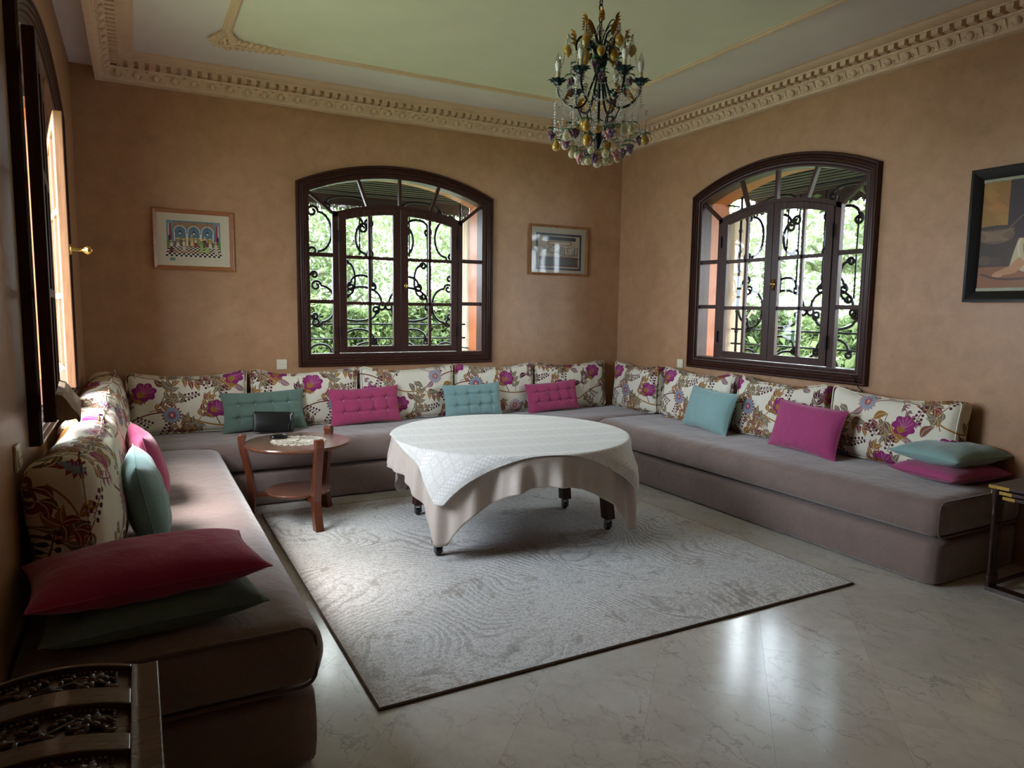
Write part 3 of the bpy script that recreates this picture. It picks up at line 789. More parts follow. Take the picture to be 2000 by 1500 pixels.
w1 = make_window('window_1', (BWX, D, 0), 0, 'closed arched mahogany window in the back wall', [(1, 0, {}), (-1, 0, {'handle': 'escutcheon'})])
w2 = make_window('window_2', (XR, RWY, 0), -PI / 2, 'closed arched mahogany window in the right wall', [(1, 0, {}), (-1, 0, {'handle': 'turn'})])
# left window: near leaf folded back on the wall, far leaf just ajar (local +y is outside)
w3 = make_window('window_3', (XL, LWY, 0), PI / 2, 'arched window in the left wall with both leaves open',
                 [(1, math.radians(-176.8), {'drip': True}), (-1, math.radians(8.5), {'drip': True, 'handle': 'knob', 'wd': 'honey'})])

# ------------------------------------------------------------------ wrought-iron grilles outside
def spiral(c, r0, r1, a0, turns, n=34):
    return [(c[0] + (r0 + (r1 - r0) * t) * math.cos(a0 + turns * 2 * PI * t), 0, c[1] + (r0 + (r1 - r0) * t) * math.sin(a0 + turns * 2 * PI * t)) for t in np.linspace(0, 1, n)]
def cscroll(p, q, bulge, r=.05, sg=1, n=16):
    """C arc from p to q bulging sideways, with a curl at both ends"""
    p, q = Vector(p), Vector(q); m_ = (p + q) / 2; t = (q - p); L = t.length; t.normalize(); nn = Vector((-t.y, t.x)) * sg
    pts = []
    for k in range(n + 1):
        u = k / n * 2 - 1; pts.append(m_ + t * (L / 2 * math.sin(u * PI / 2)) + nn * bulge * math.cos(u * PI / 2))
    def curl(end, dirv, side):
        out = []; c = end + nn * (-r)
        a0 = math.atan2(nn.y, nn.x)
        for k in range(1, 26):
            u = k / 25; rr_ = r * (1 - .72 * u); a = a0 + side * u * 2 * PI * 1.25
            out.append(c + Vector((math.cos(a), math.sin(a))) * rr_)
        return out
    s_ = -sg
    a = curl(pts[-1], t, s_); b_ = curl(pts[0], -t, -s_)
    allp = list(reversed(b_)) + pts + a
    return [(v.x, 0, v.y) for v in allp]
def make_grille(loc, rz, label):
    root = thing('window_grille', loc, rz, label, 'grille')
    yo = .46
    def add(pts, name, r=.011, flat=1.0):
        b = MB(); b.tube([(p[0], yo + p[1], p[2]) for p in pts], r, 6); b.build(name, M['iron'], root, True)
    for u in (-.80, .80): 
        add([(u, 0, 1.0), (u, 0, 2.62)], 'upright_bar', .012)
    for u, z0, z1 in ((-.44, 1.62, 2.30), (.44, 1.62, 2.30), (-.13, 1.72, 2.52), (.13, 1.72, 2.52), (-.25, 2.0, 2.45), (.25, 2.0, 2.45)):
        add([(u, 0, z0), (u, 0, z1)], 'upright_bar', .008)
    for z in (1.20, 1.34, 2.58):
        add([(-.86, 0, z), (.86, 0, z)], 'cross_bar', .009)
    for s in (-1, 1):
        sc = [((s * .62, 1.36), (s * .62, 1.70), .13, .05, s), ((s * .64, 2.02), (s * .64, 2.38), .12, .055, s),
              ((s * .44, 1.56), (s * .04, 1.56), .14, .045, -s), ((s * .46, 1.44), (s * .10, 1.44), .07, .04, s),
              ((s * .44, 2.30), (s * .22, 2.30), .07, .045, -s), ((s * .56, 2.48), (s * .20, 2.50), .05, .04, -s),
              ((s * .13, 1.74), (s * .34, 1.74), .07, .04, s), ((s * .42, 1.20), (s * .12, 1.20), .09, .035, -s), ((s * .74, 1.08), (s * .54, 1.08), .07, .035, -s)]
        sc += [((s * .20, 2.02), (s * .20, 2.30), .09, .045, -s), ((s * .72, 1.42), (s * .72, 1.80), .07, .035, -s), ((s * .36, 1.62), (s * .36, 1.92), .06, .035, s), ((s * .05, 1.10), (s * .30, 1.10), .06, .03, s)]
        for p, q, bu, r, g in sc: add(cscroll(p, q, bu, r, g), 'scroll', .0125)
        # barley twist knuckles up the side bars
        for k in range(7):
            z = 1.32 + k * .19
            b = MB(); 
            for d in (-.012, .012, 0): b.ball((s * .80, yo, z + d), .02 - abs(d) * .4, 8, 4)
            b.build('twist_collar', M['iron'], root, True)
    # stays to the wall
    for u in (-.83, .83):
        for z in (1.10, 2.5): add([(u, 0, z), (u, -yo + TW - .02, z)], 'stay', .008)
    return root
make_grille((BWX, D, 0), 0, 'black wrought-iron scroll grille outside the back wall window')
make_grille((XR, RWY, 0), -PI / 2, 'black wrought-iron scroll grille outside the right wall window')
# shutters folded outwards beside the openings, and timber eaves over them
def make_shutter(loc, rz, u, label, mat='pale_wood', n=2):
    root = thing('window_shutter', loc, rz, label, 'shutter')
    s = 1 if u > 0 else -1
    for k in range(n):
        MB().box(min(u, u + s * .03), max(u, u + s * .03), TW + .06 + k * .125, TW + .06 + k * .125 + .121, 1.05, 2.42).build('plank', M[mat], root)
    for z in (1.25, 2.2): MB().box(min(u + s * .03, u + s * .05), max(u + s * .03, u + s * .05), TW + .06, TW + .055 + n * .125, z - .04, z + .04).build('batten', M[mat], root)
make_shutter((BWX, D, 0), 0, .875, 'bleached plank shutter folded out at the right of the back window')
make_shutter((XR, RWY, 0), -PI / 2, -.875, 'bleached plank shutter folded out at the far side of the right window')
make_shutter((XL, LWY, 0), PI / 2, .875, 'orange varnished plank shutter folded out at the far side of the left window', 'orange_wood', 4)
def make_eave(loc, rz, label):
    root = thing('eave', loc, rz, label, 'eave')
    for k in range(9):
        y = TW + .02 + k * .072
        MB().box(-1.15, 1.15, y, y + .069, 2.70 - k * .008, 2.73 - k * .008).build('board', M['eave_wood'], root)
    MB().box(-1.15, 1.15, y + .07, y + .10, 2.54, 2.76).build('fascia', M['eave_wood'], root)
    b = MB(); r = random.Random(2)
    for k in range(150):
        u = -1.14 + k * .0153; b.box(u, u + .011, y + .078, y + .09, 2.54 - r.uniform(.01, .06), 2.56)
    tag(b.build('fringe', M['eave_wood'], root), 'ragged reed fringe', kind='stuff')
make_eave((BWX, D, 0), 0, 'brown board eave above the back wall window')
make_eave((XR, RWY, 0), -PI / 2, 'brown board eave above the right wall window')

# ------------------------------------------------------------------ garden
gl = MB().box(-14, XL - TW, -10, 22, -.3, -.25); gl.box(XR + TW, 22, -10, 22, -.3, -.25); gl.box(XL - TW, XR + TW, D + TW, 22, -.3, -.25)
tag(gl.build('garden_ground', M['lawn']), 'green lawn outside the windows', kind=S)
def leaf_cloud(name, mat, pts, size, parent=None, kind=None):
    n = len(pts); pts = np.array(pts)
    d = rng.normal(size=(n, 3)); d /= np.linalg.norm(d, axis=1)[:, None]
    e = rng.normal(size=(n, 3)); e -= d * (d * e).sum(1)[:, None]; e /= np.linalg.norm(e, axis=1)[:, None]
    s = size * rng.uniform(.6, 1.3, n)[:, None]
    nrm = np.cross(d, e) * s * .18
    V = np.stack([pts - d * s, pts + e * s * .42 + nrm, pts + d * s, pts - e * s * .42 + nrm], 1).reshape(-1, 3)
    F = np.arange(4 * n).reshape(-1, 4)
    me = bpy.data.meshes.new(name); me.from_pydata(V.tolist(), [], F.tolist()); me.materials.append(mat)
    o = link(bpy.data.objects.new(name, me), parent)
    if kind: o['kind'] = kind
    return o
def hedge(x0, x1, y0, y1, h, n, label, along='x'):
    root = thing('hedge', ((x0 + x1) / 2, (y0 + y1) / 2, -.25), 0, label, 'hedge')
    p = rng.uniform(0, 1, (n, 3)); L = (x1 - x0) if along == 'x' else (y1 - y0)
    u = (p[:, 0] - .5) * L; 
    bul = .10 * np.sin(u * 3.1) + .07 * np.sin(u * 7.7 + 1)
    zz = p[:, 1] * (h + .12 * np.sin(u * 2.3))
    face = rng.uniform(size=n) < .8
    dep = np.where(face, -.28 + rng.uniform(0, .14, n), rng.uniform(-.25, .25, n)) + bul
    zz = np.where(face, zz, h - rng.uniform(0, .15, n) + .12 * np.sin(u * 2.3))
    pts = np.stack([u, dep, zz], 1) if along == 'x' else np.stack([dep, u, zz], 1)
    tag(leaf_cloud('foliage', M['hedge'], pts, .062, root), None, kind='stuff')
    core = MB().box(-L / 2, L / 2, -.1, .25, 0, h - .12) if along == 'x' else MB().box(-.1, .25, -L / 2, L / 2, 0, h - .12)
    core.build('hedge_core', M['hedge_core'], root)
hedge(-1.5, 8.2, 9.2, 9.8, 1.85, 20000, 'clipped green hedge behind the back window', 'x')
hedge(8.6, 9.2, .6, 9.0, 1.75, 18000, 'clipped green hedge beyond the right window', 'y')
tg = 'trees in the garden'
def tree(x, y, h, cr, n, label, lean=(0, 0), trunk=.11, ls=.06, low=1.0):
    root = thing('tree', (x, y, -.25), 0, label, 'tree')
    b = MB(); top = Vector((lean[0], lean[1], h * .75))
    pts = [Vector((0, 0, 0)).lerp(top, t) + Vector((.06 * math.sin(5 * t + x), .05 * math.cos(4 * t + y), 0)) for t in np.linspace(0, 1, 9)]
    b.tube(pts, [trunk * (1 - .5 * t) for t in np.linspace(0, 1, 9)], 9); b.build('trunk', M['bark'], root, True)
    r = random.Random(int(x * 31 + y * 17)); tips = []
    bb = MB()
    for k in range(9):
        st = pts[4 + k % 5]; a = r.uniform(0, 2 * PI); L = r.uniform(.5, 1) * cr
        en = st + Vector((math.cos(a) * L, math.sin(a) * L, r.uniform(.1, .9) * cr)); md_ = (st + en) / 2 + Vector((0, 0, .12 * cr))
        bb.tube([st, md_, en], [trunk * .35, trunk * .25, .012], 5); tips += [en, md_]
    bb.build('branches', M['bark'], root, True)
    n = int(n * 2.2)
    idx = rng.integers(0, len(tips), n); T = np.array([tuple(t) for t in tips])[idx]
    P = T + rng.normal(size=(n, 3)) * cr * .30
    P[:, 2] = np.maximum(P[:, 2], low)
    leaf_cloud('foliage', M['tree'], P, ls, root, 'stuff')
tree(3.0, 11.4, 3.6, 1.5, 2600, 'loose pale tree behind the back window hedge')
tree(5.2, 12.2, 4.2, 1.8, 3200, 'taller tree behind the right half of the back window hedge', (.4, 0))
tree(.9, 11.8, 3.6, 1.6, 2600, 'bushy tree behind the left half of the back window hedge')
tree(6.7, 3.75, 4.4, 1.3, 1500, 'pale leaning trunk close outside the right window', (.7, .5), .10, .07, 2.2)
tree(10.6, 6.6, 4.0, 1.8, 3000, 'tree behind the far end of the right window hedge')
tree(11.2, 4.2, 4.4, 1.8, 2600, 'tree behind the near end of the right window hedge', (0, .4), .12)
tree(8.0, 7.7, 3.8, 1.2, 1500, 'slim tree at the garden corner between the two hedges', (.2, .2), .07)
def shrub(x, y, h, n, label):
    root = thing('shrub', (x, y, -.25), 0, label, 'shrub')
    b = MB()
    for k in range(5):
        a = k * 1.3; b.tube([(0, 0, 0), (.1 * math.cos(a), .1 * math.sin(a), h * .6), (.3 * math.cos(a), .3 * math.sin(a), h)], .012, 5)
    b.build('stems', M['bark'], root)
    P = rng.normal(size=(n, 3)) * np.array([.24, .24, h * .22]) + np.array([0, 0, h * .7])
    leaf_cloud('foliage', M['tree'], P, .10, root, 'stuff')
shrub(6.6, 4.05, 1.35, 500, 'broad-leaved shrub below the right window'); shrub(6.9, 5.6, 1.25, 420, 'broad-leaved shrub outside the far side of the right window')

# ------------------------------------------------------------------ sofas (low banquettes round three walls)
SH, BH = .485, .262     # seat height, base height
def wrinkle(p, a=.004, f=9, off=0):
    n = mn.noise(Vector((p.x * f * .4, p.y * f, p.z * f + off))) + .5 * mn.noise(Vector((p.x * f * 1.7 + 9, p.y * f * .5, p.z * f * 2 + off)))
    return n * a
def make_sofa(loc, L, W_, rz, label, ends=(True, True), seed=0):
    """local: x along length (centred), y depth (front = -y), z up"""
    root = thing('banquette_sofa', loc, rz, label, 'sofa', 'low taupe banquettes round the walls')
    hb = (BH - .006) / 2
    def fb(p):
        p = p.copy()
        if p.y < -W_ / 2 + .08: p.y -= .008 * math.cos(p.z / hb * PI / 2) + wrinkle(p, .003, 5, seed)
        return p
    rbox(L / 2, W_ / 2 - .010, hb, .035, int(L * 14), 8, 8, fb, (0, 0, hb)).build('base', M['suede'], root, True)
    hm = (SH - BH - .012) / 2
    def fm(p):
        q = p.copy(); a = p.z / hm
        if a > -.8: q.z += .010 * (1 - (p.y / (W_ / 2)) ** 2) * max(0, a) + wrinkle(p, .005, 6, seed) * max(0, a)
        e = max(0, 1 - abs(a) ** 2)
        if p.y < 0: q.y -= .016 * e * min(1, -p.y / (W_ / 2)) ** 3 + wrinkle(p, .004, 8, seed + 5) * e
        for s_ in (-1, 1):
            if s_ * p.x > L / 2 - .07: q.x += s_ * (.012 * e + wrinkle(Vector((p.y, p.x, p.z)), .010, 10, seed) * e)
        return q
    mt = rbox(L / 2, W_ / 2, hm, .055, int(L * 22), 16, 10, fm, (0, 0, BH + .010 + hm)).build('mattress', M['suede'], root, True)
    # piping round the end faces and along the lower front seam
    b = MB(); hx, hy, r = L / 2 - .012, W_ / 2 - .012, .05
    for s_ in (-1, 1):
        pts = []
        for (cy_, cz_, a0) in ((hy - r, hm - .006 - r, 0), (-hy + r, hm - .006 - r, PI / 2), (-hy + r, -hm + .006 + r, PI), (hy - r, -hm + .006 + r, 3 * PI / 2)):
            for k in range(5):
                a = a0 + k * PI / 8; pts.append((s_ * (hx + .010), cy_ + r * math.cos(a), BH + .010 + hm + cz_ + r * math.sin(a)))
        MB().tube(pts, .006, 6, closed=True).build('piping', M['piping'], mt, True)
    return root
SB = 5.40    # front line of the back banquette
make_sofa(((XL + XR) / 2, (SB + D) / 2 + .002, 0), XR - XL - .02, D - SB - .01, 0, 'long taupe suede banquette under the back wall window', seed=1)
make_sofa(((3.80 + XR) / 2, (2.155 + SB) / 2 - .01, 0), SB - 2.155 - .03, XR - 3.80 - .01, -PI / 2, 'taupe suede banquette along the right wall under its window', seed=7)
make_sofa(((XL + .49) / 2, (2.19 + SB) / 2 - .01, 0), SB - 2.19 - .03, .49 - XL - .01, PI / 2, 'taupe suede banquette along the left wall, nearest the viewer', seed=13)

# big floral back cushions
def floral(loc, rz, w, h, t, tilt, label, uo, roll=0, sag=.028, seed=0, rad=.06):
    root = thing('back_cushion', loc, 0, label, 'cushion', 'big floral back cushions', rot=Euler((-tilt, roll, rz), 'XYZ'))
    hw, hh, ht = w / 2, h / 2, t / 2
    def f(p):
        q = p.copy(); a, c = p.x / hw, p.z / hh
        q.y -= (.042 if p.y < 0 else .0) * (1 - abs(a) ** 2.4) * (1 - c * c)
        if c > 0: q.z -= sag * (1 - a * a) * c * 1.25; q.z += .022 * abs(a) ** 5 * c
        q.x -= .012 * a * (1 - c * c)
        nn = mn.noise(Vector((p.x * 7 + seed, p.z * 4, p.y * 6))) * .010 + mn.noise(Vector((p.x * 16 + seed, p.z * 5, p.y * 9))) * .005
        q.y += nn; q.z += nn * .5 * max(0, c) + .010 * mn.noise(Vector((p.x * 3 + seed * 2, 1, 2))) * max(0, c)
        return q
    o = rbox(hw, ht, hh, rad, 44, 10, 26, f, (0, 0, hh)).build('cover', M['floral'], root, True)
    def uv(co, nr):
        dy = co.y + ht
        u, v = co.x, co.z
        if abs(nr.x) > .6: u += math.copysign(dy, nr.x)
        elif nr.z > .5: v += dy * 1.0
        elif nr.y > .5: u, v = u + .4, v + .3
        return (u / .92 + uo[0], v / .92 + uo[1])
    set_uv(o, uv)
    b = MB(); pts = []
    for (cx_, cz_, a0) in ((hw - .05, h - .05, 0), (-hw + .05, h - .05, PI / 2), (-hw + .05, .05, PI), (hw - .05, .05, 3 * PI / 2)):
        for k in range(6):
            a = a0 + k * PI / 10; pts.append(Vector((cx_ + .047 * math.cos(a), -ht + (.018 if rad < .07 else .03), cz_ + .047 * math.sin(a))))
    dense = []
    for i, p in enumerate(pts):
        q = pts[(i + 1) % len(pts)]; k = max(1, int((q - p).length / .03))
        for j in range(k): dense.append(p.lerp(q, j / k))
    dense = [f(Vector((p.x, p.y, p.z - hh))) + Vector((0, 0, hh)) for p in dense]
    b.tube(dense, .0045, 5, closed=True); po = b.build('piping', M['floral'], root, True); set_uv(po, uv)
    return root
bxs = [(-.10, .79), (.80, 1.71), (1.72, 2.62), (2.63, 3.49), (3.50, 4.37)]
blab = ['floral cushion with two magenta peonies, leftmost against the back wall', 'floral cushion behind the sage tufted cushion and the left raspberry one',
        'floral cushion with magenta sprig behind the left raspberry tufted cushion', 'floral cushion under the right edge of the back window, behind the pale teal tufted cushion',
        'floral cushion beside the room corner, behind the right raspberry tufted cushion']
uos = [(.54, .04), (.15, .01), (.31, .25), (.65, .88), (.93, .99)]
for (a, b_), lb, uo, k in zip(bxs, blab, uos, range(5)):
    floral(((a + b_) / 2, D - .137, SH + .010), 0, b_ - a - .008, .475, .17, math.radians(4), lb, uo, seed=k * 3)
rys = [(6.02, 5.29), (5.22, 4.31), (4.27, 3.41), (3.375, 2.44)]
rlab = ['floral cushion turned to the right wall right at the room corner', 'floral cushion behind the pale teal plain cushion on the right banquette',
        'floral cushion behind the plain magenta cushion on the right banquette', 'floral cushion with grey-blue bloom, nearest the viewer on the right banquette']
ruo = [(.47, .99), (.56, .97), (.67, .95), (.74, .23)]
for (a, b_), lb, uo, k in zip(rys, rlab, ruo, range(4)):
    floral((XR - .140 - (.022 if k else 0), (a + b_) / 2, SH + .010), -PI / 2 + (.03 if k == 2 else 0), a - b_ - .008, .47, .17, math.radians(7 if k else 4), lb, uo, seed=20 + k * 3)
lys = [(2.60, 3.50), (3.51, 4.34), (4.35, 5.18), (5.20, 6.0)]
llab = ['floral cushion nearest the viewer on the left banquette', 'sunlit floral cushion behind the teal cushion on the left banquette',
        'sunlit floral cushion behind the pink cushion on the left banquette', 'shaded floral cushion at the back left corner of the room']
luo = [(.62, .38), (.15, .66), (.42, .52), (.78, .12)]
for (a, b_), lb, uo, k in zip(lys, llab, luo, range(4)):
    floral((XL + .165, (a + b_) / 2, SH + .012), PI / 2 + (-.05 if k == 0 else 0), b_ - a - .01, .51, .21, math.radians(4), lb, uo, seed=40 + k * 3, sag=.02, rad=.085)

# small cushions
def pillow_mesh(w, h, t, tuft=None, seed=0, nx=36, nz=24):
    if tuft: nx, nz = 72, 48
    b = MB(); hw, hh = w / 2, h / 2
    def pt(i, j, side):
        s, u = 2 * i / nx - 1, 2 * j / nz - 1
        s, u = math.sin(s * PI / 2) * .35 + s * .65, math.sin(u * PI / 2) * .35 + u * .65
        x = hw * s * (1 - .07 * (1 - u * u) * abs(s) ** 3); z = hh * u * (1 - .08 * (1 - s * s) * abs(u) ** 3)
        k = max(0, (1 - abs(s) ** 2.8) * (1 - abs(u) ** 2.8)) ** .5
        y = t / 2 * k
        if tuft:
            cols, rows = tuft
            cxs = [(-1 + 2 * (c + 1) / (cols + 1)) for c in range(cols)]; czs = [(-1 + 2 * (r + 1) / (rows + 1)) for r in range(rows)]
            dx = min(abs(s - c) for c in cxs) * hw; dz = min(abs(u - c) for c in czs) * hh
            y *= 1 - .34 * math.exp(-(dx * dx + dz * dz) / .0006) - .36 * math.exp(-dz * dz / .00009) * (1 - abs(s) ** 6) - .16 * math.exp(-dx * dx / .00008) * (1 - abs(u) ** 4)
        nn = mn.noise(Vector((x * 9 + seed, z * 9, side * 3.1))) * .008 * k + mn.noise(Vector((x * 22 + seed, z * 18, side))) * .004 * k
        return (x, side * y + nn, z + hh + .004 * mn.noise(Vector((x * 6, seed, z * 6))))
    for side in (-1, 1):
        k0 = len(b.v)
        for j in range(nz + 1):
            for i in range(nx + 1): b.v.append(pt(i, j, side))
        for j in range(nz):
            for i in range(nx):
                q = (k0 + j * (nx + 1) + i, k0 + j * (nx + 1) + i + 1, k0 + (j + 1) * (nx + 1) + i + 1, k0 + (j + 1) * (nx + 1) + i)
                b.f.append(q if side < 0 else q[::-1])
    return b, pt
def pillow(loc, rz, w, h, t, tilt, mat, label, name='small_cushion', tuft=None, roll=0, seed=0, group=None):
    root = thing(name, loc, 0, label, 'cushion', group, rot=Euler((-tilt, roll, rz), 'XYZ'))
    b, pt = pillow_mesh(w, h, t, tuft, seed)
    me = b.mesh('cover', True, M[mat]); 
    o = link(bpy.data.objects.new('cover', me), root)
    if tuft:
        cols, rows = tuft
        bm_ = MB().ball((0, 0, 0), .0085, 8, 4, (1, .6, 1)).mesh('button', True, M['button_' + mat])
        nz, nx = 24, 36
        for c in range(cols):
            for r in range(rows):
                s, u = -1 + 2 * (c + 1) / (cols + 1), -1 + 2 * (r + 1) / (rows + 1)
                x = w / 2 * s; z = h / 2 * u + h / 2
                k = max(0, (1 - abs(s) ** 2.8) * (1 - abs(u) ** 2.8)) ** .5
                obj_from(bm_, 'button', root, (x, -t / 2 * k * .34, z))
    else:   # seam cord
        pts = []
        sq = MB()
        for k in range(0, 37): pts.append(pt(k, 0, -1))
        for k in range(1, 25): pts.append(pt(36, k, -1))
        for k in range(35, -1, -1): pts.append(pt(k, 24, -1))
        for k in range(23, 0, -1): pts.append(pt(0, k, -1))
        sq.tube(pts, .003, 5, closed=True); sq.build('seam', M[mat], root, True)
    return root
for _n, _c in (('sage', (150, 172, 166)), ('pink', (222, 150, 176)), ('teal', (176, 206, 208))): M['button_' + _n] = plain('pale_button_' + _n, srgb(*_c), .5, bump=0)
tgp = 'tufted lumbar cushions on the back banquette'
zt = SH + .012
pillow((.895, 5.868, zt), .02, .66, .33, .13, .26, 'sage', 'sage green tufted cushion behind the black clutch', 'tufted_cushion', (4, 2), group=tgp, seed=2, roll=-.02)
pillow((1.735, 5.868, zt), .0, .63, .325, .13, .26, 'pink', 'left raspberry tufted cushion, beside the side table', 'tufted_cushion', (4, 2), group=tgp, seed=3, roll=-.03)
pillow((2.76, 5.868, zt), .0, .60, .315, .13, .24, 'teal', 'pale teal tufted cushion in the middle of the back banquette', 'tufted_cushion', (4, 2), group=tgp, seed=4, roll=-.01)
pillow((3.64, 5.868, zt), .0, .60, .30, .13, .24, 'pink', 'right raspberry tufted cushion, nearer the room corner', 'tufted_cushion', (4, 2), group=tgp, seed=5, roll=-.05)
pillow((4.235, 4.42, zt), -PI / 2 - .12, .60, .36, .15, .28, 'teal', 'plain pale teal cushion leaning on the right banquette', seed=6, roll=.03)
pillow((4.20, 3.40, zt), -PI / 2 - .04, .60, .36, .15, .28, 'magenta', 'plain magenta cushion leaning on the right banquette', seed=7, roll=.03)
pillow((.065, 4.08, zt), PI / 2 + .10, .54, .37, .15, .24, 'pink', 'plain pink cushion leaning on the left banquette', seed=8)
pillow((.045, 3.30, zt), PI / 2 + .02, .54, .38, .16, .20, 'teal', 'plain pale teal cushion leaning on the left banquette', seed=9)
# stacked pairs, lying flat
pillow((.035, 2.25, SH + .070), .10, .62, .40, .14, PI / 2 - .04, 'sage', 'sage cushion lying flat under the crimson one, left banquette', seed=10)
pillow((.03, 2.25, SH + .180), .13, .66, .40, .14, PI / 2 - .02, 'crimson', 'crimson cushion lying on top of the sage one, left banquette', seed=11)
pillow((4.37, 2.23, SH + .065), -.10, .54, .44, .11, PI / 2, 'magenta', 'magenta cushion lying flat under the teal one, right banquette', seed=12)
pillow((4.39, 2.24, SH + .170), -.06, .54, .44, .13, PI / 2, 'teal', 'teal cushion lying on top of the magenta one, right banquette', seed=14)

# ------------------------------------------------------------------ rug
RX0, RX1, RY0, RY1 = .745, 3.46, 2.40, 5.17
rg = thing('rug', ((RX0 + RX1) / 2, (RY0 + RY1) / 2, 0), 0, 'large silver-beige rug with swirling ridged pattern', 'rug')
hx, hy = (RX1 - RX0) / 2, (RY1 - RY0) / 2
MB().box(-hx, hx, -hy, hy, .0005, .013).build('pile', M['rug'], rg)
b = MB(); b.tube([(-hx, -hy, .007), (hx, -hy, .007), (hx, hy, .007), (-hx, hy, .007)], .0075, 6, closed=True); b.build('binding', M['rug_edge'], rg)
RZ = .013

# ------------------------------------------------------------------ round table on casters with two cloths
TX, TY, TZ, TR = 2.262, 4.225, .645, .795
rt = thing('round_table', (TX, TY, RZ), 0, 'large round table on black casters, hidden under two cloths', 'table')
MB().lathe([(.01, TZ - RZ - .03), (TR - .02, TZ - RZ - .03), (TR - .004, TZ - RZ - .022), (TR - .004, TZ - RZ - .006), (TR - .02, TZ - RZ - .001), (.01, TZ - RZ - .001)], 72).build('tabletop', M['mahog'], rt, angle=30)
legs = [(1.545, 3.80), (2.79, 3.76), (2.80, 4.33), (1.735, 4.66)]
for k, (x, y) in enumerate(legs):
    lx, ly = x - TX, y - TY
    q = .90; ax, ay = lx * q, ly * q
    b = MB(); b.prism([(ax - .035, ay - .035), (ax + .035, ay - .035), (ax + .035, ay + .035), (ax - .035, ay + .035)], .08, TZ - RZ - .03, 'Z')
    # leg splays a little outwards at the foot
    vs = []
    for (vx, vy, vz) in b.v:
        t = 1 - (vz - .08) / (TZ - .12); vs.append((vx + (lx - ax) * t * .85, vy + (ly - ay) * t * .85, vz))
    b.v = vs; lg = b.build('leg', M['mahog'], rt, bevel=.004)
    fx, fy = ax + (lx - ax) * .85, ay + (ly - ay) * .85
    c = MB(); c.lathe([(.004, .068), (.026, .068), (.026, .078), (.004, .080)], 12, Matrix.Translation((fx, fy, 0)))
    c.box(-.024, -.018, -.014, .014, .02, .072, Matrix.Translation((fx, fy, 0))); c.box(.018, .024, -.014, .014, .02, .072, Matrix.Translation((fx, fy, 0)))
    c.build('caster_fork', M['steel'], lg)
    w_ = MB(); w_.lathe([(.004, -.014), (.022, -.014), (.0255, -.009), (.0255, .009), (.022, .014), (.004, .014)], 18, Matrix.Translation((fx, fy + .006, .0262)) @ Matrix.Rotation(PI / 2, 4, 'Y'))
    w_.build('caster_wheel', M['rubber'], lg, angle=30)

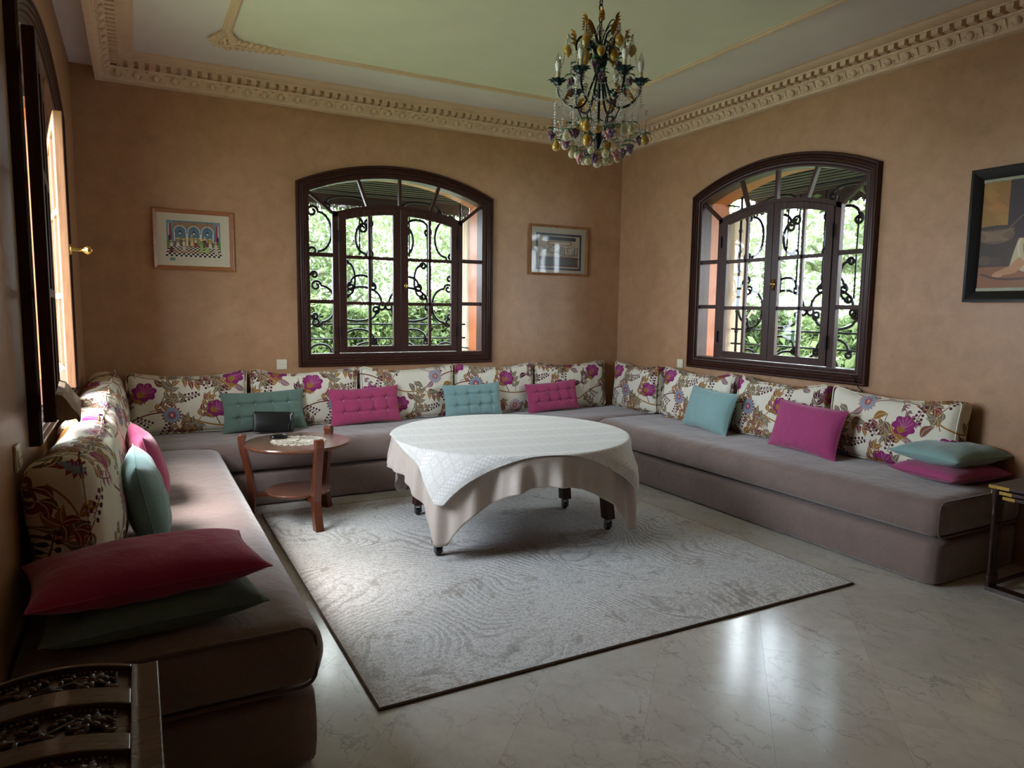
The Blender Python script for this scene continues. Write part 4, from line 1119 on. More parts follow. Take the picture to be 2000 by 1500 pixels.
def cloth(name, L, z, a0, folds, amp, mat, label, cat, seed, thick=.003, flare=.05, stiff=.0, rimr=None, off=0.0):
    R_ = rimr or TR; na, ns = 400, 26
    b = MB(); b.v.append((0, 0, z))
    inner = [.1, .25, .4, .55, .7, .82, .9, .96]
    CA = [a0, a0 + math.radians(86), a0 + PI, a0 + PI * 1.5, a0 + 2 * PI]
    def seg(ph):
        p = (ph - a0) % (2 * PI) + a0
        for c0, c1 in zip(CA, CA[1:]):
            if p <= c1 + 1e-9: return (p - c0) / (c1 - c0) * PI / 2
        return 0
    def dist(ph): return min(L / math.cos(seg(ph) - PI / 4), L * 1.36)
    rows = 0
    for f in inner:
        for j in range(na):
            ph = 2 * PI * j / na; rr_ = min(R_, dist(ph)) * f
            b.v.append((rr_ * math.cos(ph), rr_ * math.sin(ph), z + .0012 * mn.noise(Vector((rr_ * 6 * math.cos(ph), rr_ * 6 * math.sin(ph), seed))))); 
        rows += 1
    uvr = [f * R_ for f in inner]
    for i in range(ns + 1):
        t = i / ns
        for j in range(na):
            ph = 2 * PI * j / na; H = max(.006, dist(ph) - R_)
            s = t * H; rc = .018
            if s < rc * PI / 2: rr_ = R_ + rc * math.sin(s / rc); zz = z - rc * (1 - math.cos(s / rc)); g = 0
            else:
                g = s - rc * PI / 2; rr_ = R_ + rc; zz = z - rc - g
            # folds gather as the cloth hangs
            cn = math.cos(2 * ((ph - a0)))                       # 1 at two corners
            q = seg(ph); q = q if q < PI / 4 else q - PI / 2          # 0 at a corner
            wv = math.sin(folds * ph + 1.3 * math.sin(3 * ph + seed) + seed) + .45 * math.sin(folds * 2.3 * ph + seed * 2)
            k = min(1, g / .13)
            rr_ += off * k + flare * g + amp * wv * k * (.62 + .38 * (1 - math.exp(-(q / .22) ** 2)))
            # the corner falls as a soft cone
            rr_ += .055 * k * math.exp(-(q / .20) ** 2) - .020 * k * math.exp(-((abs(q) - .36) / .10) ** 2)
            ph2 = ph - .10 * k * q * math.exp(-(q / .3) ** 2) * 1.5
            zz += .10 * stiff * g
            b.v.append((rr_ * math.cos(ph2), rr_ * math.sin(ph2), zz))
    tot = len(inner) + ns + 1
    for j in range(na): b.f.append((0, 1 + j, 1 + (j + 1) % na))
    for i in range(tot - 1):
        for j in range(na):
            b.f.append((1 + i * na + j, 1 + (i + 1) * na + j, 1 + (i + 1) * na + (j + 1) % na, 1 + i * na + (j + 1) % na))
    o = b.build(name, mat, None, True); o.location = (TX, TY, 0)
    md = o.modifiers.new('thickness', 'SOLIDIFY'); md.thickness = thick; md.offset = 1
    # uv = unrolled flat coordinates
    uvl = o.data.uv_layers.new(name='UVMap'); flat = [(0, 0)]
    for f in inner:
        for j in range(na): ph = 2 * PI * j / na; rr_ = min(R_, dist(ph)) * f; flat.append((rr_ * math.cos(ph), rr_ * math.sin(ph)))
    for i in range(ns + 1):
        for j in range(na):
            ph = 2 * PI * j / na; rr_ = R_ + (i / ns) * max(.006, dist(ph) - R_); flat.append((rr_ * math.cos(ph), rr_ * math.sin(ph)))
    ca, sa = math.cos(PI / 4 - a0), math.sin(PI / 4 - a0)
    for l in o.data.loops:
        x, y = flat[l.vertex_index]; uvl.data[l.index].uv = ((x * ca - y * sa) / .52, (x * sa + y * ca) / .52)
    tag(o, label, cat); return o
# satin under-cloth
m = Mat('champagne_satin'); tc = m.n('UVMap'); mp = m.n('Mapping'); mp.inputs['Scale'].default_value = (3, 60, 1); m.l(tc.outputs[0], mp.inputs['Vector'])
slub = m.noise(mp.outputs[0], 3, 4, .7)
m.color(m.ramp(slub, [(.35, srgb(186, 170, 156)), (.7, srgb(206, 192, 180))])).p(rough=.42, sheen=.3, spec=.45); m.bump(slub, .35, .004)
M['satin'] = m.m
def lace_image():
    N = 512; P = Paint(N, N, (230, 226, 220)); a = P.a; c = np.array((166, 160, 148), np.float32) / 255
    X, Y = np.meshgrid(np.arange(N), np.arange(N)); cell = 64
    u = (X % cell) / cell - .5; v = (Y % cell) / cell - .5; k = ((X // cell) + (Y // cell)) % 2
    sq = np.maximum(abs(u), abs(v)); dm = abs(u) + abs(v); rr_ = np.hypot(u, v); th = np.arctan2(v, u)
    m1 = ((sq * 12) % 1 < .34) & (sq > .22); m2 = ((dm * 10) % 1 < .34) & (sq <= .44)
    core = (abs(rr_ - .10 - .05 * np.cos(4 * th)) < .028)
    mk = np.where(k == 0, m1 | (core & (sq <= .22)), m2) | (sq > .475)
    band = (Y % 256) > 192
    mk = np.where(band, ((np.abs(((X + Y) % 32) - 16) < 2) | (np.abs(((X - Y) % 32) - 16) < 2)), mk)
    a[mk] = a[mk] * .35 + c * .65
    return P.image('lace_weave')
m = Mat('woven_lace'); tx = m.n('TexImage'); tx.image = lace_image(); uv = m.n('UVMap'); m.l(uv.outputs[0], tx.inputs['Vector'])
m.color(tx.outputs['Color']).p(rough=.75, sheen=.25, spec=.3)
bw = m.n('RGBToBW'); m.l(tx.outputs['Color'], bw.inputs[0]); m.bump(m.math('ADD', m.math('MULTIPLY', bw.outputs[0], 1.0), m.math('MULTIPLY', m.noise(m.coord(), 300, 2), .15)), .45, .003)
M['lace'] = m.m
A0 = math.radians(216)
cloth('tablecloth', .985, TZ + .003, A0, 19, .024, M['satin'], 'champagne satin cloth hanging low under the lace one', 'tablecloth', 1.0, .0025, flare=.09)
cloth('lace_tablecloth', .815, TZ + .009, A0 + .0, 9, .016, M['lace'], 'square white woven lace cloth over the satin one', 'tablecloth', 4.0, .002, flare=.12, rimr=TR + .014, off=.022)

# ------------------------------------------------------------------ three-legged side table with doily and glasses case
sx, sy, sz = .96, 4.93, .57
st = thing('side_table', (sx, sy, 0), 0, 'round reddish wooden side table on three curved legs with lower shelf', 'table')
MB().lathe([(.01, sz - .024), (.345, sz - .024), (.354, sz - .018), (.356, sz - .008), (.350, sz), (.01, sz)], 64).build('tabletop', M['table_top'], st, angle=30)
MB().lathe([(.01, .212), (.212, .212), (.220, .218), (.220, .226), (.214, .232), (.01, .232)], 48).build('shelf', M['table_top'], st, angle=30)
prof_l = [(.352, 0), (.372, .0), (.345, .10), (.330, .20), (.342, .32), (.366, .44), (.384, .52), (.392, .57), (.394, .605), (.384, .622), (.366, .628), (.350, .622), (.342, .604), (.346, .588), (.352, .565),
          (.340, .52), (.322, .44), (.300, .33), (.285, .22), (.290, .12), (.308, .0)]
prof_l = prof_l[1:]
for a in (-80, 42, 163):
    b = MB(); b.prism([(r_, z_) for r_, z_ in prof_l], -.028, .028, 'Y')
    o = b.build('leg', M['table_wood'], st, bevel=.004); o.rotation_euler = (0, 0, math.radians(a)); o.location = (0, 0, RZ if a == -80 else .001)
b = MB()
for a in (-80, 42, 163): b.box(0, .285, -.018, .018, .188, .211, Matrix.Rotation(math.radians(a), 4, 'Z'))
b.build('brace', M['table_wood'], st)
# crochet doily: rings, spokes and picots of real cord
dl = MB(); R_ = .185; cord = .0016
for r_ in (.02, .055, .105, .155):
    dl.tube([(r_ * math.cos(t), r_ * math.sin(t), 0) for t in np.linspace(0, 2 * PI, 40)[:-1]], cord, 4, closed=True)
for ring, k0, amp_ in ((.040, 8, .014), (.080, 12, .020), (.130, 18, .020), (.165, 24, .016)):
    pts = []
    for t in np.linspace(0, 2 * PI, k0 * 8)[:-1]:
        rr_ = ring + amp_ * math.sin(k0 * t); pts.append((rr_ * math.cos(t), rr_ * math.sin(t), .001))
    dl.tube(pts, cord, 4, closed=True)
for k in range(22):
    t = 2 * PI * k / 22; dl.tube([(r_ * math.cos(t), r_ * math.sin(t), 0) for r_ in (.02, .155)], cord, 4)
for k in range(22):
    t = 2 * PI * k / 22; c = (.172 * math.cos(t), .172 * math.sin(t))
    dl.tube([(c[0] + .015 * math.cos(q), c[1] + .015 * math.sin(q), 0) for q in np.linspace(0, 2 * PI, 9)[:-1]], cord, 4, closed=True)
M['crochet'] = plain('ecru_crochet', srgb(214, 204, 184), .9)
o = dl.build('doily', M['crochet'], None); o.location = (.965, 4.93, sz + .003)
tag(o, 'round ecru crochet doily on the side table', 'doily')
gc = thing('glasses_case', (.852, 5.035, sz + .0065), math.radians(8), 'small glossy black hard case on the edge of the doily', 'case')
b = MB(); b.ball((0, 0, .014), 1, 24, 10, (.064, .034, .014)); b.build('lower_shell', M['case'], gc, True)
b = MB(); b.ball((0, 0, .019), 1, 24, 10, (.062, .032, .016)); b.build('lid', M['case'], gc, True)

# ------------------------------------------------------------------ clutch bag leaning on the sage cushion
cl = thing('clutch_bag', (.93, 5.735, SH + .020), 0, 'black leather clutch with wrist strap leaning on the sage tufted cushion', 'bag', rot=Euler((-.22, .06, -.03), 'XYZ'))
def fc(p):
    q = p.copy(); a, c = p.x / .155, p.z / .08; q.y *= .55 + .7 * (1 - c * c) * (1 - a * a) + (.25 if c < 0 else 0); return q
rbox(.155, .022, .08, .010, 20, 4, 12, fc, (0, 0, .08)).build('body', M['leather'], cl, True)
MB().box(-.15, .15, -.003, .003, .158, .163).build('zip', M['chrome'], cl)
b = MB()
for k in range(4):
    mt = Matrix.Translation((.128, -.026, .135 - k * .013)) @ Matrix.Rotation(PI / 2 * (k % 2), 4, 'Z')
    b.tube([(.005 * math.cos(t), 0, .009 * math.sin(t)) for t in np.linspace(0, 2 * PI, 11)[:-1]], .0018, 5, closed=True, mtx=mt)
b.tube([(.128 + .010 * math.cos(t), -.026, .147 + .012 * math.sin(t)) for t in np.linspace(-2.2, 2.6, 12)], .0025, 6)
b.build('clasp', M['chrome'], cl, True)
b = MB(); b.tube([(.128, -.028, .09), (.116, -.030, .06), (.112, -.034, .02), (.124, -.036, .004), (.136, -.032, .03), (.130, -.029, .09)], .006, 6, flat=.35); b.build('wrist_strap', M['leather'], cl, True)

# ------------------------------------------------------------------ nest of tables at the right
nx0, ny1 = 4.045, 2.045
ng = 'nest of three dark brass-cornered tables'
for k, (off, zt_, lab) in enumerate(((0, .592, 'largest dark rosewood nesting table with brass corner strip'), (.022, .560, 'middle dark nesting table tucked under the largest'), (.044, .530, 'smallest dark nesting table, innermost of the nest'))):
    w, d = .50 - 2 * off, .42 - off
    t = thing('nesting_table', (nx0 + off, ny1 - .004 - off * .2, 0), 0, lab, 'table', ng)
    MB().box(0, w, -d, 0, zt_ - .018, zt_).build('tabletop', M['rosewood'], t, bevel=.002)
    if k < 3:
        for x in (0, w):
            tag(MB().box(x - .0022, x + .0022, -.10, .0015, zt_ - .0185, zt_ - .001).box(min(x, x - math.copysign(.004, x - .01)), max(x, x + .0), -.0005, .0025, zt_ - .0185, zt_ - .001).build('corner_strip', M['brass'], t), 'brass corner strip')
            tag(MB().box(x - .0022, x + .0022, -d - .0015, -d + .10, zt_ - .0185, zt_ - .001).build('corner_strip', M['brass'], t), 'brass corner strip')
    for x in (.022, w - .022):
        for y in (-.024, -d + .024):
            b = MB(); H = zt_ - .018
            pr = [(.011, 0), (.012, .05), (.017, .052), (.017, .085), (.011, .09), (.009, .13), (.013, H - .17), (.015, H - .165), (.011, H - .16), (.015, H - .14), (.011, H - .13), (.013, H - .08), (.017, H - .05), (.017, H)]
            b.lathe(pr, 12, Matrix.Translation((x, y, .0)))
            b.build('leg', M['rosewood'], t, angle=40)
        b = MB(); b.box(x - .011, x + .011, -d + .015, -.012, .0, .022); b.build('foot_rail', M['rosewood'], t)
    b = MB(); b.box(.022, w - .022, -.034, -.014, .022, .036) if k == 0 else b.box(.022, w - .022, -d + .02, -d + .04, .05, .064); b.build('stretcher', M['rosewood'], t)

# ------------------------------------------------------------------ carved chest at the lower left
chx0, chx1, chy0, chy1 = XL + .008, .014, .80, 1.75
ch = thing('carved_chest', ((chx0 + chx1) / 2, (chy0 + chy1) / 2, 0), 0, 'dark carved wooden chest with gently domed panelled lid, at the left wall', 'chest')
hw, hl = (chx1 - chx0) / 2, (chy1 - chy0) / 2
zt_ = .675
def dome(x):
    a = min(1, max(-1, (x + .02) / (hw - .02))); return zt_ + .034 * (1 - a * a * .9)
b = MB(); b.box(-hw + .01, hw - .012, -hl + .01, hl - .012, .05, .60); b.build('body', M['chest'], ch)
for x in (-hw + .03, hw - .032):
    for y in (-hl + .03, hl - .032): MB().box(x - .022, x + .022, y - .022, y + .022, 0, .05).build('foot', M['chest'], ch)
def domestrip(mb, x0, x1, y0, y1, dz0, dz1, n=14):
    xs = [x0 + (x1 - x0) * i / n for i in range(n + 1)]
    for a, c in zip(xs, xs[1:]):
        za, zc = dome(a), dome(c)
        mb.add([(a, y0, za + dz0), (c, y0, zc + dz0), (c, y1, zc + dz0), (a, y1, za + dz0), (a, y0, za + dz1), (c, y0, zc + dz1), (c, y1, zc + dz1), (a, y1, za + dz1)],
               [(0, 3, 2, 1), (4, 5, 6, 7), (0, 1, 5, 4), (2, 3, 7, 6)] + ([(3, 0, 4, 7)] if a == x0 else []) + ([(1, 2, 6, 5)] if c == xs[-1] else []))
yc = (chy0 + chy1) / 2
px1 = -.040 - (chx0 + chx1) / 2
b = MB(); b.box(-hw, hw, -hl, hl, .60, .655); b.build('lid_rim', M['chest'], ch, bevel=.003)
b = MB(); domestrip(b, -hw, hw, -hl, hl, -.045, -.018); b.build('lid_ground', M['chest'], ch)
b = MB(); domestrip(b, px1, hw, -hl, hl, -.03, 0); b.build('stile', M['chest'], ch, bevel=.003)
rails = [(1.736, 1.75), (1.569, 1.636), (1.398, 1.456), (1.225, 1.285), (1.05, 1.11), (.875, .935), (.80, .815)]
for y0, y1 in rails:
    b = MB(); domestrip(b, -hw, px1, y0 - yc, y1 - yc, -.03, -.001); b.build('rail', M['chest'], ch, bevel=.003)
r = random.Random(9)
for (ya, _), (_, yb) in zip(rails, rails[1:]):
    y0, y1 = yb - yc, ya - yc; ym = (y0 + y1) / 2; hgt = (y1 - y0) / 2
    b = MB(); z_ = lambda x: dome(x) - .016
    xs = np.linspace(-hw + .02, px1 - .03, 40)
    b.tube([(x, ym + hgt * .45 * math.sin((x + hw) * 32), z_(x) + .002) for x in xs], .0035, 6)
    for k in range(10):
        x = -hw + .03 + k * (px1 - .06 + hw) / 10; s = 1 if k % 2 else -1
        for q in range(3):
            cx_, cy_ = x + q * .010, ym - s * hgt * (.15 + .2 * q)
            mt = Matrix.Translation((cx_, cy_, z_(cx_) + .002)) @ Matrix.Rotation(r.uniform(0, PI), 4, 'Z')
            b.add(*(lambda w_: (w_.v, w_.f))(MB().ball((0, 0, 0), 1, 7, 4, (.013, .006, .006))), mt)
    # flower
    fx = px1 - .075
    for k in range(8):
        a = k * PI / 4
        mt = Matrix.Translation((fx + .019 * math.cos(a), ym + .017 * math.sin(a), z_(fx) + .003)) @ Matrix.Rotation(a, 4, 'Z')
        b.add(*(lambda w_: (w_.v, w_.f))(MB().ball((0, 0, 0), 1, 8, 4, (.016, .008, .008))), mt)
    b.ball((fx, ym, z_(fx) + .006), .009, 8, 5)
    for k in range(26):      # beaded edge
        x = -hw + .02 + k * (px1 - .03 + hw - .02) / 26
        for s in (-1, 1): b.ball((x, ym + s * (hgt - .008), z_(x) + .002), .0045, 6, 3)
    for k in range(8): b.ball((px1 - .030, y0 + .012 + k * (y1 - y0 - .024) / 7, z_(px1 - .03) + .002), .0045, 6, 3)
    b.build('carving', M['chest'], ch, True)

# ------------------------------------------------------------------ pictures
def framed(name, loc, rz, w, h, fw, fmat, img, label, depth=.022, tilt=0, coat=.5, inner=None, rough=.35, roll=0):
    root = thing(name, loc, 0, label, 'picture', rot=Euler((tilt, roll, rz), 'XYZ'))
    b = MB(); prof = [(0, 0), (0, -depth), (fw * .25, -depth - .004), (fw * .7, -depth * .8), (fw, -depth * .55), (fw, 0)]
    for o, y in prof: b.v += [(-w / 2 + o, y, -h / 2 + o), (w / 2 - o, y, -h / 2 + o), (w / 2 - o, y, h / 2 - o), (-w / 2 + o, y, h / 2 - o)]
    for i in range(len(prof)):
        for j in range(4):
            k = (i + 1) % len(prof); b.f.append((i * 4 + j, i * 4 + (j + 1) % 4, k * 4 + (j + 1) % 4, k * 4 + j))
    b.build('frame', fmat, root, angle=30)
    if inner:
        io, iw, imat = inner
        b = MB()
        for (x0, x1, z0, z1) in ((-w / 2 + io, w / 2 - io, h / 2 - io - iw, h / 2 - io), (-w / 2 + io, w / 2 - io, -h / 2 + io, -h / 2 + io + iw)):
            b.box(x0, x1, -depth * .62, -depth * .3, z0, z1)
        b.build('inner_slip', imat, root)
    pw, ph = w - 2 * fw + .004, h - 2 * fw + .004
    b = MB(); b.box(-pw / 2, pw / 2, -depth * .45, -.002, -ph / 2, ph / 2)
    mm = image_mat(name + '_print', img, rough, coat=coat, spec=.4)
    o = b.build('print', mm, root); set_uv(o, lambda co, nr: (co.x / pw + .5, co.z / ph + .5))
    return root
# arcade print
P = Paint(600, 440, (204, 192, 166), aspect=1.0)
x0, x1, y0, y1 = .13, .87, .18, .86
P.sx = 600
def R(a, b_, c, d, col, al=1): P.rect(x0 + (x1 - x0) * a, y0 + (y1 - y0) * b_, x0 + (x1 - x0) * c, y0 + (y1 - y0) * d, col, al)
def XY(a, b_): return (x0 + (x1 - x0) * a, y0 + (y1 - y0) * b_)
R(0, 0, 1, 1, (116, 140, 152)); R(.12, .25, .88, .98, (128, 108, 88)); R(.12, .80, .88, .98, (150, 118, 92)); R(.12, .96, .88, 1, (96, 128, 132))
R(.12, .55, .88, .80, (104, 134, 156))
for k in range(60): 
    q = XY(.13 + .74 * ((k * 37) % 60) / 60, .84 + .11 * ((k * 23) % 60) / 60); P.ell(q[0], q[1], .006, .008, (108, 66, 54) if k % 2 else (186, 156, 120), 6)
R(.18, .48, .84, .70, (88, 120, 146)); R(.18, .46, .84, .54, (150, 150, 84)); R(.14, .28, .86, .48, (104, 84, 66))
for cx_ in (.245, .50, .755):
    for rr_, c_ in ((.118, (222, 204, 166)), (.102, (92, 118, 138))):
        q = XY(cx_, .70); P.ell(q[0], q[1], rr_ * (x1 - x0), rr_ * 1.45 * (y1 - y0), c_, 30)
    R(cx_ - .102, .47, cx_ + .102, .70, (92, 118, 138)); R(cx_ - .102, .45, cx_ + .102, .53, (146, 146, 84)); R(cx_ - .10, .28, cx_ + .10, .46, (112, 88, 68))
    P.stroke([XY(cx_, .98), XY(cx_, .70)], .004, (40, 34, 34)); q = XY(cx_, .66); P.ell(q[0], q[1], .022, .04, (60, 48, 52), 14); P.ell(q[0], q[1] - .01, .016, .02, (206, 206, 196), 12)
for cx_ in (.372, .628): R(cx_ - .02, .26, cx_ + .02, .66, (216, 202, 166)); R(cx_ - .03, .64, cx_ + .03, .68, (170, 148, 112)); R(cx_ - .03, .25, cx_ + .03, .29, (170, 148, 112))
R(.13, .42, .15, .66, (206, 206, 206)); R(.85, .42, .87, .66, (206, 206, 206))
for sx_ in (0, 1):
    f = (lambda a: a) if sx_ == 0 else (lambda a: 1 - a)
    P.poly([XY(f(.03), .90), XY(f(.08), .92), XY(f(.10), .6), XY(f(.10), .35), XY(f(.05), .35), XY(f(.045), .6)], (156, 66, 70)); P.poly([XY(f(.03), .90), XY(f(.05), .92), XY(f(.05), .5), XY(f(.03), .6)], (206, 190, 166))
    P.poly([XY(f(.04), .6), XY(f(.07), .55), XY(f(.07), .35), XY(f(.03), .35)], (30, 34, 50)); P.poly([XY(f(0), .15), XY(f(.06), .15), XY(f(.06), .45), XY(f(0), .45)], (92, 134, 64))
for i in range(24):
    for j in range(7):
        if (i + j) % 2 == 0:
            f = lambda i_, j_: XY(.5 + (i_ / 24 - .5) * (1 + .12 * (6 - j_) / 6 - .06), .0 + .28 * (1 - (1 - j_ / 7) ** 1.3))
            P.poly([f(i, j), f(i + 1, j), f(i + 1, j + 1), f(i, j + 1)], (22, 22, 44))
        else:
            f = lambda i_, j_: XY(.5 + (i_ / 24 - .5) * (1 + .12 * (6 - j_) / 6 - .06), .0 + .28 * (1 - (1 - j_ / 7) ** 1.3))
            P.poly([f(i, j), f(i + 1, j), f(i + 1, j + 1), f(i, j + 1)], (216, 206, 180))
for k in range(5): 
    q = XY(.16 + .15 * k, .14); P.ell(q[0], q[1], .045, .018, (176, 128, 92), 14)
figs = [(.08, .10, .34, (96, 40, 44), (206, 196, 170)), (.31, .16, .32, (196, 176, 156), (206, 200, 176)), (.46, .30, .30, (206, 188, 120), (190, 160, 96)), (.53, .28, .24, (156, 48, 60), (206, 196, 160)), (.20, .28, .22, (206, 200, 180), (140, 130, 120)),
        (.64, .14, .34, (150, 176, 92), (130, 160, 84)), (.74, .13, .32, (160, 184, 104), (110, 70, 60)), (.80, .26, .26, (206, 196, 170), (196, 150, 70)), (.91, .08, .36, (196, 172, 140), (206, 180, 150)), (.70, .40, .16, (90, 54, 50), (206, 190, 160)), (.60, .32, .2, (120, 160, 90), (160, 140, 90))]
for a, b_, h_, c1, c2 in figs:
    P.poly([XY(a - .035, b_), XY(a + .04, b_), XY(a + .02, b_ + h_ * .55), XY(a - .02, b_ + h_ * .55)], c1); P.poly([XY(a - .03, b_ + h_ * .5), XY(a + .03, b_ + h_ * .5), XY(a + .022, b_ + h_ * .82), XY(a - .022, b_ + h_ * .82)], c2)
    q = XY(a, b_ + h_ * .92); P.ell(q[0], q[1], .012, .02, (150, 104, 78), 12); P.ell(q[0], q[1] + .012, .012, .012, (220, 214, 196), 10)
P.rect(.165, .10, .235, .155, (108, 140, 128)); P.curve((.26, .12), (.29, .16), (.31, .115), .004, (150, 140, 120)); P.stroke([(.83, .135), (.87, .135)], .003, (120, 110, 90))
framed('picture', ((.136 + .730) / 2, D - .003, 2.018), 0, .595, .476, .034, M['picture_wood'], P.image('arcade_print'), 'honey-framed print of figures under three arches on a checkered floor', roll=0)
# calligraphy print
P = Paint(560, 410, (158, 146, 124)); K = (24, 28, 40)
P.rect(.08, .07, .92, .87, K); P.rect(.115, .115, .885, .825, (160, 146, 122))
P.poly([(.20, .76), (.22, .80), (.80, .80), (.82, .76), (.80, .72), (.22, .72)], (36, 42, 38)); P.poly([(.28, .66), (.30, .70), (.72, .70), (.74, .66), (.72, .62), (.30, .62)], (110, 58, 44)); P.poly([(.30, .66), (.32, .685), (.70, .685), (.72, .66), (.70, .635), (.32, .635)], (176, 164, 140))
for k in range(16):
    x = .33 + k * .023; P.curve((x, .65), (x + .01, .67 - .01 * (k % 3)), (x + .018, .652), .006, (96, 70, 56))
INK = (34, 28, 36)
def st_(*p, w=.012): P.curve(p[0], p[1], p[2], w, INK)
st_((.845, .58), (.85, .50), (.835, .385)); st_((.80, .58), (.79, .50), (.80, .42)); st_((.83, .43), (.79, .40), (.76, .45)); st_((.76, .45), (.745, .50), (.80, .50), w=.010)
st_((.78, .42), (.66, .40), (.55, .42), w=.014); st_((.72, .56), (.66, .58), (.64, .54)); st_((.64, .54), (.68, .50), (.66, .45)); st_((.60, .58), (.605, .5), (.60, .40)); st_((.565, .59), (.57, .50), (.56, .43)); st_((.535, .59), (.54, .52), (.53, .45))
st_((.55, .42), (.50, .44), (.47, .47)); st_((.49, .57), (.43, .58), (.41, .53)); st_((.41, .53), (.45, .50), (.44, .46)); st_((.46, .46), (.36, .44), (.29, .47), w=.014); st_((.29, .47), (.27, .50), (.30, .53)); st_((.30, .53), (.33, .52), (.33, .50), w=.009)
st_((.28, .47), (.24, .38), (.19, .43)); st_((.19, .43), (.17, .47), (.21, .50)); st_((.17, .52), (.16, .47), (.13, .44)); st_((.84, .405), (.70, .36), (.52, .385), w=.010); st_((.36, .55), (.33, .60), (.30, .58), w=.008)
for q in ((.69, .47), (.66, .61), (.40, .60), (.38, .60), (.36, .41), (.38, .41), (.24, .56), (.18, .57), (.22, .60), (.34, .56), (.75, .60), (.72, .38), (.165, .60), (.13, .60), (.50, .40)): P.ell(q[0], q[1], .007, .009, INK, 8)
P.poly([(.13, .34), (.15, .36), (.85, .36), (.87, .34), (.855, .27), (.855, .22), (.87, .145), (.13, .145), (.145, .22), (.145, .27)], (74, 44, 40)); P.rect(.16, .19, .84, .32, (62, 58, 50))
for k in range(4):
    for j in range(26): P.stroke([(.18 + j * .025, .205 + k * .028), (.18 + j * .025 + .014, .212 + k * .028)], .006, (108, 102, 84))
framed('picture', ((3.516 + 4.213) / 2, D - .004, 2.108), 0, .70, .508, .026, wood('gilt_edged_frame', srgb(98, 60, 38), srgb(176, 122, 74), .25, .6, 'Z'), P.image('script_panel'), 'small calligraphy panel with black border in a thin gilt frame')
MB().box(3.845, 3.885, D - .012, D - .002, 2.36, 2.385).build('hanger', M['brass']) if False else None
# dark oil painting at the right edge
P = Paint(700, 560, (86, 52, 34))
P.rect(0, .42, 1, 1, (150, 106, 40))
for k in range(90):
    x, y = (k * 61 % 97) / 97, .45 + (k * 43 % 89) / 89 * .55; P.ell(x, y, .03 + .02 * (k % 3), .02, (160 + k % 30, 112 + k % 24, 44 + k % 20), 10, alpha=.5)
P.rect(.17, .46, .28, 1, (48, 30, 34)); P.rect(0, 0, 1, .30, (136, 84, 50)); P.rect(0, .22, .24, .46, (60, 44, 32)); P.rect(.28, .40, .60, .60, (150, 98, 52)); P.ell(.5, .75, .16, .2, (96, 60, 36), 30)
P.ell(.10, .50, .12, .08, (96, 74, 56), 30); P.poly([(-.02, .56), (.22, .56), (.17, .44), (.02, .44)], (110, 86, 64)); P.ell(.10, .56, .12, .025, (58, 40, 30), 24)
for k in range(14): P.curve((-.02 + k * .018, .55), (.08, .50), (.03 + k * .012, .45), .004, (138, 110, 80))
P.stroke([(.16, .52), (.26, .66)], .008, (120, 96, 70)); P.ell(.04, .28, .05, .04, (84, 64, 46), 14); P.ell(.11, .27, .04, .035, (74, 54, 40), 14)
P.poly([(.24, .44), (.36, .50), (.55, .46), (.60, .20), (.44, .12), (.34, .14), (.20, .22), (.22, .34)], (190, 178, 140)); 
for k in range(9): P.curve((.26 + k * .03, .46), (.22 + k * .035, .36), (.30 + k * .03, .20), .010, (150, 136, 100) if k % 2 else (212, 202, 168))
P.poly([(.30, .24), (.24, .16), (.12, .13), (.11, .17), (.20, .22), (.26, .30)], (186, 130, 88)); P.ell(.13, .145, .035, .02, (190, 136, 96), 14); P.curve((.02, .16), (.14, .08), (.34, .12), .02, (84, 50, 32)); P.ell(.50, .62, .07, .10, (170, 118, 80), 20); P.ell(.50, .72, .08, .06, (60, 40, 34), 18)
img = P.image('oil_painting')
framed('picture', (XR - .004, 2.572 - .51, 1.986), -PI / 2, 1.02, .808, .066, M['black_frame'], img, 'oil painting in a heavy black frame, cut by the right edge', depth=.05, coat=.15, rough=.5, inner=(.068, .018, plain('pale_slip', srgb(150, 152, 128), .5)))

# ------------------------------------------------------------------ switches and the cord
def switch(loc, rz, label, rockers=2, name='wall_switch', w=.085):
    t = thing(name, loc, rz, label, 'switch')
    b = MB(); b.box(-w / 2, w / 2, -.009, 0, -.0425, .0425); b.build('plate', M['switch'], t, bevel=.003)
    for k in range(rockers):
        rw = (w - .022) / rockers; x = -w / 2 + .011 + k * rw
        b = MB(); b.prism([(-.009, -.030), (-.015, -.028), (-.011, .028), (-.009, .030)], x + .001, x + rw - .001, 'X'); b.build('rocker', M['switch'], t)
        MB().ball((x + rw / 2, -.0125, .0), .003, 6, 4).build('indicator', M['steel'], t)
    return t
switch((1.09, D - .001, 1.005), 0, 'double cream light switch left of the back window')
switch((XR - .001, 5.195, .998), -PI / 2, 'single cream switch on the right wall near the room corner', 1, w=.08)
switch((XL + .001, 2.70, 1.005), PI / 2, 'cream switch on the left wall beside the open window', 2)
cd = MB(); y_ = 3.31
cd.tube([(XR - .05, y_ + .02, 1.05), (XR - .055, y_, 1.045), (XR - .05, y_ - .02, 1.02), (XR - .035, y_ - .045, .975), (XR - .018, y_ - .06, .95), (XR - .012, y_ - .10, .88), (XR - .010, y_ - .115, .82), (XR - .012, y_ - .12, .70), (XR - .012, y_ - .12, .50)], .0045, 6)
o = cd.build('cord', M['cable'], None, True); tag(o, 'thin black cord hanging from the sill of the right window', 'cord')

